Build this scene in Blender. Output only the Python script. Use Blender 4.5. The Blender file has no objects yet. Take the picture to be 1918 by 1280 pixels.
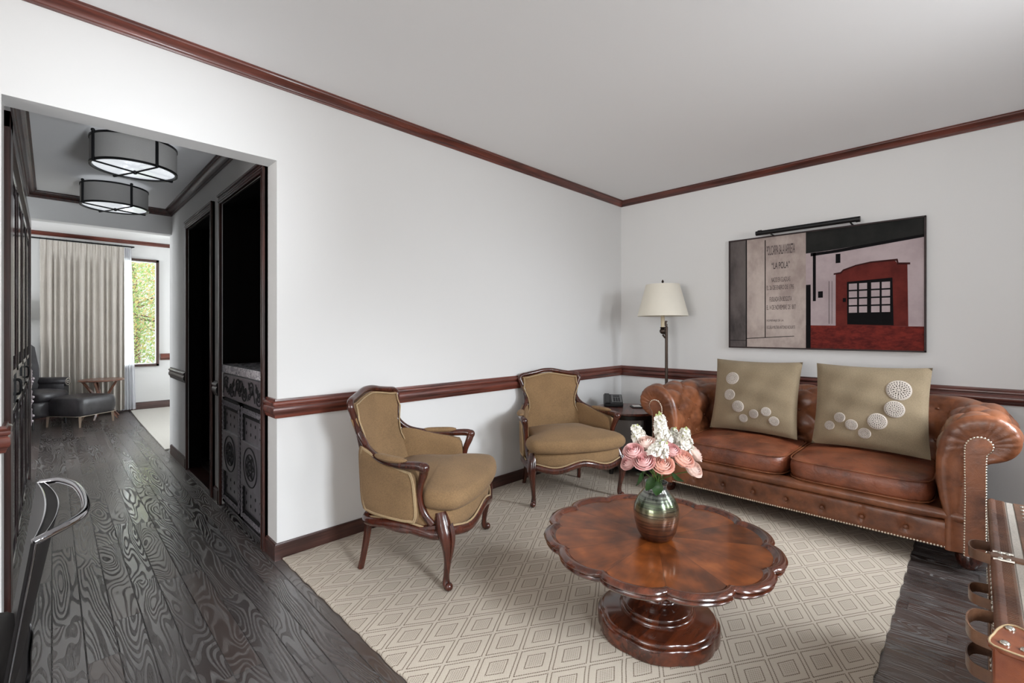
import bpy, bmesh, math, random
from mathutils import Vector, Matrix
random.seed(7)
PI = math.pi
C = bpy.context.scene.collection
sc = bpy.context.scene
# ---------------------------------------------------------------- camera, world, light, exposure
TH = math.radians(45.13)
cam = bpy.data.objects.new('camera', bpy.data.cameras.new('camera'))
C.objects.link(cam)
cam.location = (0, 0, 1.24)
cam.rotation_euler = (PI/2, 0, TH - PI/2)
cam.data.sensor_width = 36
cam.data.lens = 867/1918*36
cam.data.shift_y = -21/1918
cam.data.clip_start = 0.05
sc.camera = cam
sc.view_settings.view_transform = 'Standard'
sc.view_settings.look = 'None'
sc.view_settings.gamma = 1
sc.view_settings.use_curve_mapping = False
sc.view_settings.exposure = -0.1
w = bpy.data.worlds.new('world'); sc.world = w; w.use_nodes = True
w.node_tree.nodes['Background'].inputs[0].default_value = (0.86, 0.93, 1.0, 1)
w.node_tree.nodes['Background'].inputs[1].default_value = 1.4

def area(name, loc, rot, sx, sy, power, color=(1, 1, 1), spread=PI):
    l = bpy.data.lights.new(name, 'AREA'); l.shape = 'RECTANGLE'; l.size = sx; l.size_y = sy
    l.energy = power; l.color = color; l.spread = spread
    o = bpy.data.objects.new(name, l); C.objects.link(o); o.location = loc; o.rotation_euler = rot
    return o
# daylight through the windows, with added fill lamps (each lamp sits just outside its window opening)
area('daylight_living_a', (.92, -1.36, 1.75), (PI/2-.55, 0, .06), .55, .95, 18, (0.88, 0.94, 1.0), 1.05)
area('daylight_living_b', (2.15, -1.36, 1.75), (PI/2+.30, 0, 0), .4, .95, 20, (0.96, 0.98, 1.0), 2.4)
area('daylight_living_c', (3.35, -1.36, 1.75), (PI/2-.55, 0, .2), .5, .95, 24, (0.88, 0.94, 1.0), 1.4)
area('fill_living_d', (-4.66, 0.6, 1.42), (PI/2+.8, 0, -PI/2), 2.4, 1.5, 200, (1.0, 0.975, 0.955))  # added broad fill for the living room and its ceiling
area('fill_hall_e', (.92, -1.36, .62), (PI/2+.31, 0, .15), .5, .6, 3.0, (0.90, 0.95, 1.0), .42)  # added low narrow beam that lifts the hall ceiling
area('daylight_bedroom_window', (.79, 9.36, 1.5), (-PI/2, 0, 0), .15, 1.5, 34, (.92, 1.0, .97))
sun = bpy.data.lights.new('sun', 'SUN'); sun.energy = 7; sun.angle = .02; sun.color = (1, .97, .9)
so_ = bpy.data.objects.new('sun', sun); C.objects.link(so_); so_.rotation_euler = Vector((.64, .10, .76)).to_track_quat('Z', 'Y').to_euler()
area('daylight_bedroom', (3.16, 7.0, 1.45), (PI/2+.15, 0, PI/2), 1.9, 1.7, 68, (0.90, 0.96, 1.0))
area('fill_bedroom_left', (-3.16, 6.7, 1.45), (PI/2+.10, 0, -PI/2-.0), 1.4, 1.5, 105, (0.93, 0.97, 1.0))  # added fill for the left part of the bedroom far wall

# ---------------------------------------------------------------- material helpers
class NT:
    def __init__(s, name):
        s.m = bpy.data.materials.new(name); s.m.use_nodes = True
        s.t = s.m.node_tree; s.n = s.t.nodes; s.b = s.n['Principled BSDF']
    def node(s, typ, **kw):
        n = s.n.new(typ)
        for k, v in kw.items(): setattr(n, k, v)
        return n
    def put(s, sock, v):
        if v is None: return
        if isinstance(v, bpy.types.NodeSocket): s.t.links.new(v, sock)
        else: sock.default_value = v
    def M(s, op, a, b=None, c=None):
        n = s.node('ShaderNodeMath', operation=op)
        for i, v in enumerate((a, b, c)): s.put(n.inputs[i], v)
        return n.outputs[0]
    def coords(s, kind='Object'):
        return s.node('ShaderNodeTexCoord').outputs[kind]
    def xyz(s, v):
        n = s.node('ShaderNodeSeparateXYZ'); s.put(n.inputs[0], v); return n.outputs
    def vec(s, x, y, z):
        n = s.node('ShaderNodeCombineXYZ')
        for i, v in enumerate((x, y, z)): s.put(n.inputs[i], v)
        return n.outputs[0]
    def scale(s, v, sc_):
        n = s.node('ShaderNodeMapping'); s.put(n.inputs['Vector'], v)
        n.inputs['Scale'].default_value = sc_; return n.outputs[0]
    def noise(s, v, scale=5, detail=2, rough=.5, dist=0):
        n = s.node('ShaderNodeTexNoise'); s.put(n.inputs['Vector'], v)
        n.inputs['Scale'].default_value = scale; n.inputs['Detail'].default_value = detail
        n.inputs['Roughness'].default_value = rough; n.inputs['Distortion'].default_value = dist
        return n.outputs['Fac']
    def mix(s, f, a, b):
        n = s.node('ShaderNodeMix', data_type='RGBA'); s.put(n.inputs[0], f)
        s.put(n.inputs[6], a if not isinstance(a, tuple) else (*a[:3], 1)); s.put(n.inputs[7], b if not isinstance(b, tuple) else (*b[:3], 1))
        return n.outputs[2]
    def ramp(s, f, stops):
        n = s.node('ShaderNodeValToRGB'); s.put(n.inputs[0], f); e = n.color_ramp.elements
        while len(e) < len(stops): e.new(0.5)
        for i, (p, c) in enumerate(stops): e[i].position = p; e[i].color = (*c[:3], 1)
        return n.outputs[0]
    def step(s, v, a, b):
        n = s.node('ShaderNodeMapRange'); s.put(n.inputs[0], v)
        n.inputs[1].default_value = a; n.inputs[2].default_value = b; n.interpolation_type = 'SMOOTHSTEP'
        return n.outputs[0]
    def bump(s, h, strength=.3, dist=.01):
        n = s.node('ShaderNodeBump'); n.inputs['Strength'].default_value = strength
        n.inputs['Distance'].default_value = dist; s.put(n.inputs['Height'], h)
        s.t.links.new(n.outputs[0], s.b.inputs['Normal'])
    def set(s, color=None, rough=None, metal=None, **kw):
        if color is not None: s.put(s.b.inputs['Base Color'], (*color, 1) if isinstance(color, tuple) and len(color) == 3 else color)
        if rough is not None: s.put(s.b.inputs['Roughness'], rough)
        if metal is not None: s.put(s.b.inputs['Metallic'], metal)
        for k, v in kw.items(): s.put(s.b.inputs[k.replace('_', ' ')], v)
        return s.m

def srgb(r, g, b):
    f = lambda c: ((c/255+.055)/1.055)**2.4 if c > 10 else c/255/12.92
    return (f(r), f(g), f(b))

def plain(name, color, rough=.5, metal=0, var=.12, nscale=12, bump=0, bscale=60, **kw):
    t = NT(name); co = t.coords()
    n = t.noise(co, nscale, 3)
    c = t.mix(n, tuple(x*(1-var) for x in color), tuple(min(1, x*(1+var)) for x in color))
    if bump: t.bump(t.noise(co, bscale, 3), bump, .004)
    return t.set(c, rough, metal, **kw)

def wood(name, dark, light, axis=0, rough=.3, sc_=1.0, coat=0.3):
    t = NT(name); co = t.coords()
    s_ = [38*sc_]*3; s_[axis] = 2.2*sc_
    v = t.scale(co, tuple(s_)); n = t.noise(v, 1, 5, .6, .4)
    n2 = t.noise(co, 3*sc_, 2)
    f = t.M('ADD', t.M('MULTIPLY', n, .75), t.M('MULTIPLY', n2, .3))
    c = t.mix(t.step(f, .35, .72), dark, light)
    t.bump(n, .03, .002)
    return t.set(c, rough, 0, Coat_Weight=coat, Coat_Roughness=.12)

def fabric(name, color, scale=420, rough=.95, var=.26, bump=.35, sheen=.04):
    t = NT(name); co = t.coords()
    n = t.noise(t.scale(co, (scale, scale*.4, scale)), 1, 2)
    n2 = t.noise(t.scale(co, (scale*.4, scale, scale*.5)), 1, 2)
    f = t.M('MULTIPLY', t.M('ADD', n, n2), .5)
    big = t.noise(co, 5, 3)
    f2 = t.M('ADD', t.M('MULTIPLY', f, .7), t.M('MULTIPLY', big, .3))
    c = t.mix(t.step(f2, .3, .7), tuple(x*(1-var) for x in color), tuple(min(1, x*(1+var)) for x in color))
    t.bump(f, bump, .002)
    return t.set(c, rough, 0, Sheen_Weight=sheen)

def leather(name, dark, light, rough=.38, wr=.35, ws=9):
    t = NT(name); co = t.coords()
    n = t.noise(co, 4, 4, .6); n2 = t.noise(co, 30, 3)
    c = t.mix(t.step(t.M('ADD', t.M('MULTIPLY', n, .8), t.M('MULTIPLY', n2, .2)), .32, .68), dark, light)
    vo = t.node('ShaderNodeTexVoronoi', feature='DISTANCE_TO_EDGE'); t.put(vo.inputs[0], co); vo.inputs['Scale'].default_value = 260
    wrk = t.noise(co, ws, 5, .65, 1.2)
    h = t.M('ADD', t.M('MULTIPLY', vo.outputs[0], .12), t.M('MULTIPLY', wrk, 1.0))
    t.bump(h, wr, .012)
    return t.set(c, t.M('ADD', t.M('MULTIPLY', n2, .2), rough-.1), 0, Coat_Weight=.15, Coat_Roughness=.25)

MT = {}
def wall_mat(name, col):
    t = NT(name); co = t.coords(); n = t.noise(co, 90, 3); n2 = t.noise(co, .8, 2)
    c = t.mix(n2, tuple(x*.985 for x in col), col)
    t.bump(n, .04, .002); return t.set(c, .85)
MT['wall'] = wall_mat('wall_paint', (.76, .755, .745))
MT['ceiling'] = wall_mat('ceiling_paint', (.88, .875, .875))
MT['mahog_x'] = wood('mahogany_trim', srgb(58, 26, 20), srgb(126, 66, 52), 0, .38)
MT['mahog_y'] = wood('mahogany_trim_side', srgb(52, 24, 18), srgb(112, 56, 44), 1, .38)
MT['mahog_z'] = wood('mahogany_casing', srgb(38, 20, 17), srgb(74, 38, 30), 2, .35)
MT['base_x'] = wood('dark_baseboard', srgb(42, 24, 21), srgb(84, 52, 44), 0, .4)
MT['espresso'] = wood('espresso_wood', srgb(16, 13, 13), srgb(34, 28, 27), 2, .35)
MT['cabinet'] = wood('charcoal_cabinet_wood', srgb(86, 82, 88), srgb(118, 113, 120), 2, .34)
MT['black'] = plain('black_recess', (.006, .006, .007), .6)
MT['dark_room'] = plain('unlit_room_black', (.005, .004, .004), .85, 0, .1, Specular_IOR_Level=.1)  # near-black colour stands in for the darkness of unlit niche, room and reveals
MT['chair_wood'] = wood('carved_mahogany', srgb(44, 20, 14), srgb(86, 40, 27), 2, .25, .8, .4)
MT['chair_fab'] = fabric('ochre_linen', srgb(132, 104, 72), 300)
MT['piping'] = fabric('beige_gimp', srgb(168, 144, 110), 600)
MT['leather'] = leather('cognac_leather', srgb(84, 46, 28), srgb(148, 90, 58), .36, .25)
MT['seat_leather'] = leather('cognac_seat_leather', srgb(84, 42, 27), srgb(146, 82, 54), .33, .55, 14)
MT['brass'] = plain('antique_brass', (.78, .70, .58), .28, 1.0)
MT['chrome'] = plain('chrome', (.40, .40, .42), .10, 1.0, .02)
MT['silver'] = plain('silver_studs', (.72, .69, .62), .2, 1.0, .02)
MT['bronze'] = plain('dark_bronze', (.07, .05, .04), .38, .8, .1)
MT['blk_metal'] = plain('black_metal', (.012, .012, .013), .4, .5)
MT['blk_plastic'] = plain('black_plastic', (.02, .021, .023), .4)
MT['grey_plastic'] = plain('grey_plastic', (.16, .165, .17), .4)
MT['white'] = plain('white_paper', (.78, .78, .76), .7)
MT['pillow'] = fabric('taupe_linen_cushion', srgb(138, 122, 98), 500)
MT['blk_leather'] = plain('black_leather', (.012, .010, .010), .5, 0, .2, Specular_IOR_Level=.3)
MT['blk_bed'] = leather('charcoal_leather', (.02, .018, .02), (.045, .042, .046), .34, .1)
MT['curtain'] = fabric('grey_linen_curtain', srgb(192, 185, 177), 260, .95, .1, .2)
MT['ottoman_leg'] = plain('pale_leg_wood', srgb(150, 130, 112), .4)
MT['shade'] = plain('cream_lamp_shade', srgb(226, 220, 206), .8, 0, .03, Subsurface_Weight=.0)
MT['grey_shade'] = fabric('grey_drum_shade', srgb(165, 163, 160), 500, .9, .06)
MT['candle'] = plain('cream_candle_sleeve', srgb(205, 190, 160), .5)
MT['marble'] = None
t = NT('grey_veined_marble'); co = t.coords(); n = t.noise(co, 14, 6, .7, 2.5)
MT['marble'] = t.set(t.ramp(n, [(.3, srgb(120, 120, 128)), (.46, srgb(170, 170, 178)), (.56, srgb(240, 240, 244)), (.7, srgb(140, 140, 148))]), .15)

# floor: narrow dark stained oak boards running along Y with cerused grain
t = NT('stained_oak_floor'); co = t.coords(); X, Y, Z = t.xyz(co)
bw = .0925
u = t.M('DIVIDE', t.M('SUBTRACT', X, .002), bw); i = t.M('FLOOR', u); fu = t.M('FRACT', u)
wn = t.node('ShaderNodeTexWhiteNoise', noise_dimensions='1D'); t.put(wn.inputs['W'], i)
v = t.M('ADD', t.M('DIVIDE', Y, .95), t.M('MULTIPLY', wn.outputs['Value'], 3.7)); j = t.M('FLOOR', v); fv = t.M('FRACT', v)
bid = t.M('ADD', t.M('MULTIPLY', i, 7.13), t.M('MULTIPLY', j, 3.71))
wn2 = t.node('ShaderNodeTexWhiteNoise', noise_dimensions='1D'); t.put(wn2.inputs['W'], bid)
rnd = wn2.outputs['Value']
gv = t.vec(t.M('MULTIPLY', X, 9), t.M('MULTIPLY', Y, t.M('ADD', .9, t.M('MULTIPLY', rnd, 1.0))), t.M('MULTIPLY', rnd, 40))
n = t.noise(gv, 1, 1.4, .45, .25)
ring = t.M('ABSOLUTE', t.M('SUBTRACT', t.M('FRACT', t.M('MULTIPLY', n, 24)), .5))     # 0..0.5
fine = t.noise(t.vec(t.M('MULTIPLY', X, 420), t.M('MULTIPLY', Y, 22), 0.0), 1, 3, .7)
gmask = t.M('ADD', .25, t.M('MULTIPLY', t.step(t.noise(t.vec(t.M('MULTIPLY', X, 7), t.M('MULTIPLY', Y, 1.6), t.M('MULTIPLY', rnd, 23)), 1, 2), .38, .6), .75))
grain = t.M('MULTIPLY', t.M('MULTIPLY', t.step(ring, .22, .47), t.step(fine, .3, .62)), gmask)
seam = t.M('MAXIMUM', t.step(t.M('ABSOLUTE', t.M('SUBTRACT', fu, .5)), .478, .497), t.step(t.M('ABSOLUTE', t.M('SUBTRACT', fv, .5)), .4972, .4992))
patch = t.noise(co, 2.2, 2)
bc = t.ramp(t.M('ADD', t.M('MULTIPLY', rnd, .7), t.M('MULTIPLY', patch, .3)), [(.0, (.026, .020, .019)), (.45, (.042, .033, .031)), (.75, (.046, .028, .023)), (1, (.070, .054, .048))])
c1 = t.mix(t.M('MULTIPLY', grain, .75), bc, (.12, .112, .108))
c2 = t.mix(seam, c1, (.004, .003, .003))
seamx = t.step(t.M('ABSOLUTE', t.M('SUBTRACT', fu, .5)), .47, .498)
h = t.M('SUBTRACT', t.M('MULTIPLY', grain, -.7), t.M('MULTIPLY', seamx, 1.2))
t.bump(h, .8, .004)
MT['floor'] = t.set(c2, t.M('ADD', t.M('ADD', .22, t.M('MULTIPLY', grain, .42)), t.M('MULTIPLY', rnd, .10)), 0, IOR=2.5, Coat_Weight=.12, Coat_Roughness=.2)

# flat-woven diamond rug
def rug_mat(name, base, line, x0, y0, px_, py_):
    t = NT(name); co = t.coords(); X, Y, Z = t.xyz(co)
    wob = t.M('MULTIPLY', t.M('SUBTRACT', t.noise(co, 7, 2), .5), .05)
    p = t.M('ADD', t.M('DIVIDE', t.M('SUBTRACT', X, x0), px_), wob); q = t.M('DIVIDE', t.M('SUBTRACT', Y, y0), py_)
    a = t.M('FRACT', t.M('ADD', p, q)); b = t.M('FRACT', t.M('SUBTRACT', p, q))
    da = t.M('ABSOLUTE', t.M('SUBTRACT', a, .5)); db = t.M('ABSOLUTE', t.M('SUBTRACT', b, .5))
    d = t.M('MAXIMUM', da, db)
    def band(v, c_, w_): return t.M('SUBTRACT', 1.0, t.step(t.M('ABSOLUTE', t.M('SUBTRACT', v, c_)), w_*.55, w_))
    st = lambda f: t.M('ADD', .5, t.M('MULTIPLY', .5, t.M('SINE', f)))
    sa = t.step(st(t.M('MULTIPLY', a, 2*PI*17)), .12, .45); sb = t.step(st(t.M('MULTIPLY', b, 2*PI*17)), .12, .45)
    isA = t.step(t.M('SUBTRACT', da, db), -.005, .005)
    stitch = t.M('ADD', t.M('MULTIPLY', isA, sb), t.M('MULTIPLY', t.M('SUBTRACT', 1.0, isA), sa))
    outer = band(d, .445, .02); inner = band(d, .235, .02)
    dots = t.M('MULTIPLY', t.M('MULTIPLY', sa, sb), t.M('SUBTRACT', 1.0, t.step(d, .17, .2)))
    pat = t.M('MAXIMUM', t.M('MULTIPLY', t.M('MAXIMUM', outer, inner), t.M('ADD', .35, t.M('MULTIPLY', stitch, .65))), t.M('MULTIPLY', dots, .45))
    wv = st(t.M('MULTIPLY', t.M('ADD', X, Y), 2*PI/.0085)); wv2 = st(t.M('MULTIPLY', t.M('SUBTRACT', X, Y), 2*PI/.0085))
    weave = t.M('MULTIPLY', wv, wv2)
    nn = t.noise(co, 300, 3)
    bcol = t.mix(nn, tuple(x*.86 for x in base), base)
    col = t.mix(t.M('MULTIPLY', pat, .85), bcol, line)
    t.bump(t.M('SUBTRACT', t.M('ADD', t.M('MULTIPLY', weave, .5), t.M('MULTIPLY', nn, .3)), pat), .5, .003)
    return t.set(col, .97, 0)
MT['rug'] = rug_mat('cream_diamond_rug', srgb(198, 186, 170), srgb(92, 72, 56), 2.398, .258, .25, .15)
MT['bed_rug'] = rug_mat('pale_bedroom_rug', srgb(216, 212, 204), srgb(196, 190, 180), 0, 0, .25, .15)

# ---------------------------------------------------------------- geometry helpers
class B:
    """collects shapes for ONE mesh"""
    def __init__(s): s.v = []; s.f = []; s.mi = []; s.cur = 0
    def add(s, vs, fs):
        o = len(s.v); s.v += [tuple(p) for p in vs]
        for f in fs: s.f.append([o+k for k in f]); s.mi.append(s.cur)
        return s
    def box(s, x0, x1, y0, y1, z0, z1):
        vs = [(x, y, z) for x in (x0, x1) for y in (y0, y1) for z in (z0, z1)]
        return s.add(vs, [(0, 1, 3, 2), (4, 6, 7, 5), (0, 4, 5, 1), (2, 3, 7, 6), (0, 2, 6, 4), (1, 5, 7, 3)])
    def grid(s, rows, closed_u=False, closed_v=False):
        nu, nv = len(rows), len(rows[0]); vs = [p for r in rows for p in r]; fs = []
        for a in range(nu if closed_u else nu-1):
            for b in range(nv if closed_v else nv-1):
                a2, b2 = (a+1) % nu, (b+1) % nv
                fs.append((a*nv+b, a2*nv+b, a2*nv+b2, a*nv+b2))
        return s.add(vs, fs)
    def loops(s, rings, cap0=True, cap1=True):
        nv = len(rings[0]); s.grid(rings, False, True); o = len(s.v)-nv*len(rings)
        if cap0: s.f.append([o+k for k in range(nv)][::-1]); s.mi.append(s.cur)
        if cap1: s.f.append([o+nv*(len(rings)-1)+k for k in range(nv)]); s.mi.append(s.cur)
        return s
    def lathe(s, prof, n=40, cx=0, cy=0, cap=True, fn=None):
        rings = []
        for r, z in prof:
            rings.append([(cx+(r*(fn(2*PI*k/n) if fn else 1))*math.cos(2*PI*k/n), cy+(r*(fn(2*PI*k/n) if fn else 1))*math.sin(2*PI*k/n), z) for k in range(n)])
        return s.loops(rings, cap, cap)
    def prism(s, poly, z0, z1, ax='z', caps=True):
        def P(a, b, c): return {'z': (a, b, c), 'x': (c, a, b), 'y': (a, c, b)}[ax]
        return s.loops([[P(a, b, z0) for a, b in poly], [P(a, b, z1) for a, b in poly]], caps, caps)
    def tube(s, pts, r, n=10, sq=1.0, closed=False):
        pts = [Vector(p) for p in pts]; m = len(pts)
        rr = r if isinstance(r, (list, tuple)) else [r]*m
        if len(rr) != m:
            L = len(rr)-1; rr = [rr[min(L, int(k/(m-1)*L))]*(1-(k/(m-1)*L) % 1)+rr[min(L, int(k/(m-1)*L)+1)]*((k/(m-1)*L) % 1) for k in range(m)]
        tg = []
        for k in range(m):
            a = pts[(k-1) % m] if (closed or k > 0) else pts[0]; b = pts[(k+1) % m] if (closed or k < m-1) else pts[-1]
            d = (b-a); tg.append(d.normalized() if d.length > 1e-9 else Vector((0, 0, 1)))
        up = Vector((0, 0, 1)) if abs(tg[0].z) < .9 else Vector((1, 0, 0))
        nrm = (up-tg[0]*up.dot(tg[0])).normalized(); rings = []
        for k in range(m):
            nrm = nrm-tg[k]*nrm.dot(tg[k]); nrm.normalize(); bi = tg[k].cross(nrm)
            rings.append([pts[k]+nrm*math.cos(2*PI*q/n)*rr[k]*sq+bi*math.sin(2*PI*q/n)*rr[k] for q in range(n)])
        if closed: return s.grid(rings, True, True)
        return s.loops(rings)
    def sphere(s, c, r, n=12, m=8, sx=1, sy=1, sz=1):
        rings = [[(c[0]+r*sx*math.sin(PI*a/m)*math.cos(2*PI*b/n), c[1]+r*sy*math.sin(PI*a/m)*math.sin(2*PI*b/n), c[2]-r*sz*math.cos(PI*a/m)) for b in range(n)] for a in range(m+1)]
        rings[0] = [(p[0], p[1], rings[0][0][2]) for p in [tuple(Vector(c)+Vector((1e-4*math.cos(2*PI*b/n), 1e-4*math.sin(2*PI*b/n), 0))) for b in range(n)]]
        rings[-1] = [(p[0], p[1], rings[-1][0][2]) for p in [tuple(Vector(c)+Vector((1e-4*math.cos(2*PI*b/n), 1e-4*math.sin(2*PI*b/n), 0))) for b in range(n)]]
        return s.loops(rings)
    def puff(s, out, z0, z1, r=.03, dome=.02, bdome=0, m=6):
        cx = sum(p[0] for p in out)/len(out); cy = sum(p[1] for p in out)/len(out)
        R = sum(math.hypot(p[0]-cx, p[1]-cy) for p in out)/len(out); h = (z1-z0)/2; zc = (z0+z1)/2
        rings = []
        def ring(k, z): rings.append([(cx+(p[0]-cx)*k, cy+(p[1]-cy)*k, z) for p in out])
        rho = 1-r/R
        for k in (.05, .35, .65, .85): ring(k*rho, z0-bdome*(1-k*k))
        for a in range(m+1):
            t_ = -PI/2+PI*a/m; ring(rho+(1-rho)*math.cos(t_), zc+h*math.sin(t_))
        for k in (.9, .75, .55, .35, .15, .03): ring(k*rho, z1+dome*(1-k*k))
        return s.loops(rings)
    def shell(s, F, nu, nv, th, puff=0.0, bp=None):
        """padded panel over surface F(u,v)"""
        P = [[Vector(F(a/nu, b/nv)) for b in range(nv+1)] for a in range(nu+1)]
        fr, bk = [], []
        for a in range(nu+1):
            r1, r2 = [], []
            for b in range(nv+1):
                du = P[min(a+1, nu)][b]-P[max(a-1, 0)][b]; dv = P[a][min(b+1, nv)]-P[a][max(b-1, 0)]
                n = du.cross(dv); n = n.normalized() if n.length > 1e-9 else Vector((0, 0, 1))
                e = (max(0, 1-(2*a/nu-1)**4)*max(0, 1-(2*b/nv-1)**4))**.5
                r1.append(P[a][b]+n*(th/2+puff*e)); r2.append(P[a][b]-n*(th/2+(puff if bp is None else bp)*e))
            fr.append(r1); bk.append(r2)
        s.grid(fr); s.grid([r[::-1] for r in bk])
        edge = lambda G: [G[0][b] for b in range(nv)]+[G[a][nv] for a in range(nu)]+[G[nu][b] for b in range(nv, 0, -1)]+[G[a][0] for a in range(nu, 0, -1)]
        s.grid([edge(bk), edge(fr)], False, True)
        return s

def cr(pts, k=6, closed=False):
    """smooth curve through points"""
    P = [Vector(p) for p in pts]; n = len(P); out = []
    rng = range(n if closed else n-1)
    for a in rng:
        g = lambda q: P[q % n] if closed else P[max(0, min(n-1, q))]
        p0, p1, p2, p3 = g(a-1), g(a), g(a+1), g(a+2)
        for b in range(k):
            t_ = b/k
            out.append(.5*((2*p1)+(p2-p0)*t_+(2*p0-5*p1+4*p2-p3)*t_*t_+(3*p1-p0-3*p2+p3)*t_**3))
    if not closed: out.append(P[-1])
    return out
def cr2(pts, k=6, closed=True): return [(p.x, p.y) for p in cr([(a, b, 0) for a, b in pts], k, closed)]

XF = {}
def obj(name, b, mat, parent=None, world=False, bevel=0, angle=40, loc=None, subs=0):
    me = bpy.data.meshes.new(name)
    vs = b.v
    root = parent
    if parent is not None and world: inv = XF[parent].inverted(); vs = [tuple(inv @ Vector(p)) for p in vs]
    me.from_pydata(vs, [], b.f)
    bm = bmesh.new(); bm.from_mesh(me); bmesh.ops.recalc_face_normals(bm, faces=bm.faces); bm.to_mesh(me); bm.free()
    mats = mat if isinstance(mat, (list, tuple)) else [mat]
    for m in mats: me.materials.append(MT[m] if isinstance(m, str) else m)
    if len(mats) > 1: me.polygons.foreach_set('material_index', b.mi)
    me.shade_smooth(); me.set_sharp_from_angle(angle=math.radians(angle))
    o = bpy.data.objects.new(name, me); C.objects.link(o)
    if parent is not None: o.parent = parent; XF[o] = XF[parent]
    else: XF[o] = Matrix.Identity(4)
    if loc is not None: o.location = loc
    if bevel:
        md = o.modifiers.new('bevel', 'BEVEL'); md.width = bevel; md.segments = 2; md.limit_method = 'ANGLE'; md.angle_limit = math.radians(40)
    return o
def thing(name, label, cat, loc=(0, 0, 0), rotz=0, group=None):
    o = bpy.data.objects.new(name, None); C.objects.link(o); o.empty_display_size = .05
    o.location = loc; o.rotation_euler = (0, 0, rotz); o['label'] = label; o['category'] = cat
    if group: o['group'] = group
    XF[o] = Matrix.Translation(Vector(loc)) @ Matrix.Rotation(rotz, 4, 'Z')
    return o
def tag(o, label, cat, group=None):
    o['label'] = label; o['category'] = cat
    if group: o['group'] = group
    return o
def struct(name, b, mat, parent=None, **kw):
    o = obj(name, b, mat, parent, **kw)
    if parent is None: o['kind'] = 'structure'
    return o
def dup(root, loc, rotz, label, group=None, scale=None):
    def cp(o, par):
        c = o.copy(); C.objects.link(c)
        if par is not None: c.parent = par
        for ch in o.children: cp(ch, c)
        return c
    r = cp(root, None); r.location = loc
    r.rotation_euler = rotz if isinstance(rotz, (tuple, list)) else (0, 0, rotz)
    if scale: r.scale = (scale,)*3
    r['label'] = label
    if group: r['group'] = group
    XF[r] = Matrix.Translation(Vector(loc)) @ r.rotation_euler.to_matrix().to_4x4()
    return r

# ---------------------------------------------------------------- room shell
YA, YR, XB, XO, XL = 2.667, 2.802, 4.292, .8635, -.150     # wall A, reveal back, wall B, opening right, opening left
CZ, HZ, OZ = 2.60, 2.442, 2.157
YH = 5.733; YF = 9.2
struct('floor', B().box(-4.7, 4.6, -1.4, 9.4, -.06, 0), 'floor')
struct('ceiling', B().box(-4.6, 4.4, -1.25, YA, CZ, CZ+.08), 'ceiling')
struct('ceiling_hall', B().box(XL-.1, XO+.1, YR, YH, HZ, HZ+.08), 'ceiling')
struct('ceiling_bedroom', B().box(-3.1, 3.1, YH+.1, YF+.1, CZ+.02, CZ+.1), 'ceiling')
b = B(); b.box(XO, XB+.1, YA, YR, 0, CZ); b.box(-4.6, XL+.013, YA, YR, 0, CZ); b.box(XL+.013, XO, YA, YR, OZ, CZ)
struct('wall_back', b, 'wall')
struct('wall_right', B().box(XB, XB+.12, -1.25, YA, 0, CZ), 'wall')
b = B(); b.box(-4.6, -4.5, -1.25, -.6, 0, CZ); b.box(-4.6, -4.5, 1.8, YA, 0, CZ); b.box(-4.6, -4.5, -.6, 1.8, 0, .65); b.box(-4.6, -4.5, -.6, 1.8, 2.2, CZ)  # unseen wall, its opening lets the added fill lamp in
struct('wall_left', b, 'wall')
b = B(); b.box(-4.6, .55, -1.25, -1.15, 0, CZ); b.box(1.30, 1.85, -1.25, -1.15, 0, CZ); b.box(2.45, 3.0, -1.25, -1.15, 0, CZ); b.box(3.7, XB, -1.25, -1.15, 0, CZ)
for a, zl in (((.55, 1.30), .12), ((1.85, 2.45), 1.2), ((3.0, 3.7), 1.2)): b.box(*a, -1.25, -1.15, 0, zl); b.box(*a, -1.25, -1.15, 2.3, CZ)
struct('wall_near', b, 'wall')
def win_frame(name, x0, x1, z0, z1, y, t_=.05, d=.06, mid=True, ax='y'):
    b = B()
    R = [(x0, x0+t_, z0, z1), (x1-t_, x1, z0, z1), (x0, x1, z0, z0+t_), (x0, x1, z1-t_, z1)]
    if mid: R.append(((x0+x1)/2-.02, (x0+x1)/2+.02, z0, z1))
    for p, q, r, s_ in R:
        if ax == 'y': b.box(p, q, y-d/2, y+d/2, r, s_)
        else: b.box(y-d/2, y+d/2, p, q, r, s_)
    return struct(name, b, 'mahog_z')
win_frame('window_2', .55, 1.30, .12, 2.3, -1.2, .03, .06, False); win_frame('window_3', 1.85, 2.45, 1.2, 2.3, -1.2, .03, .06, False); win_frame('window_6', 3.0, 3.7, 1.2, 2.3, -1.2, .03, .06, False); win_frame('window_4', -.6, 1.8, .65, 2.2, -4.55, ax='x')
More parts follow.
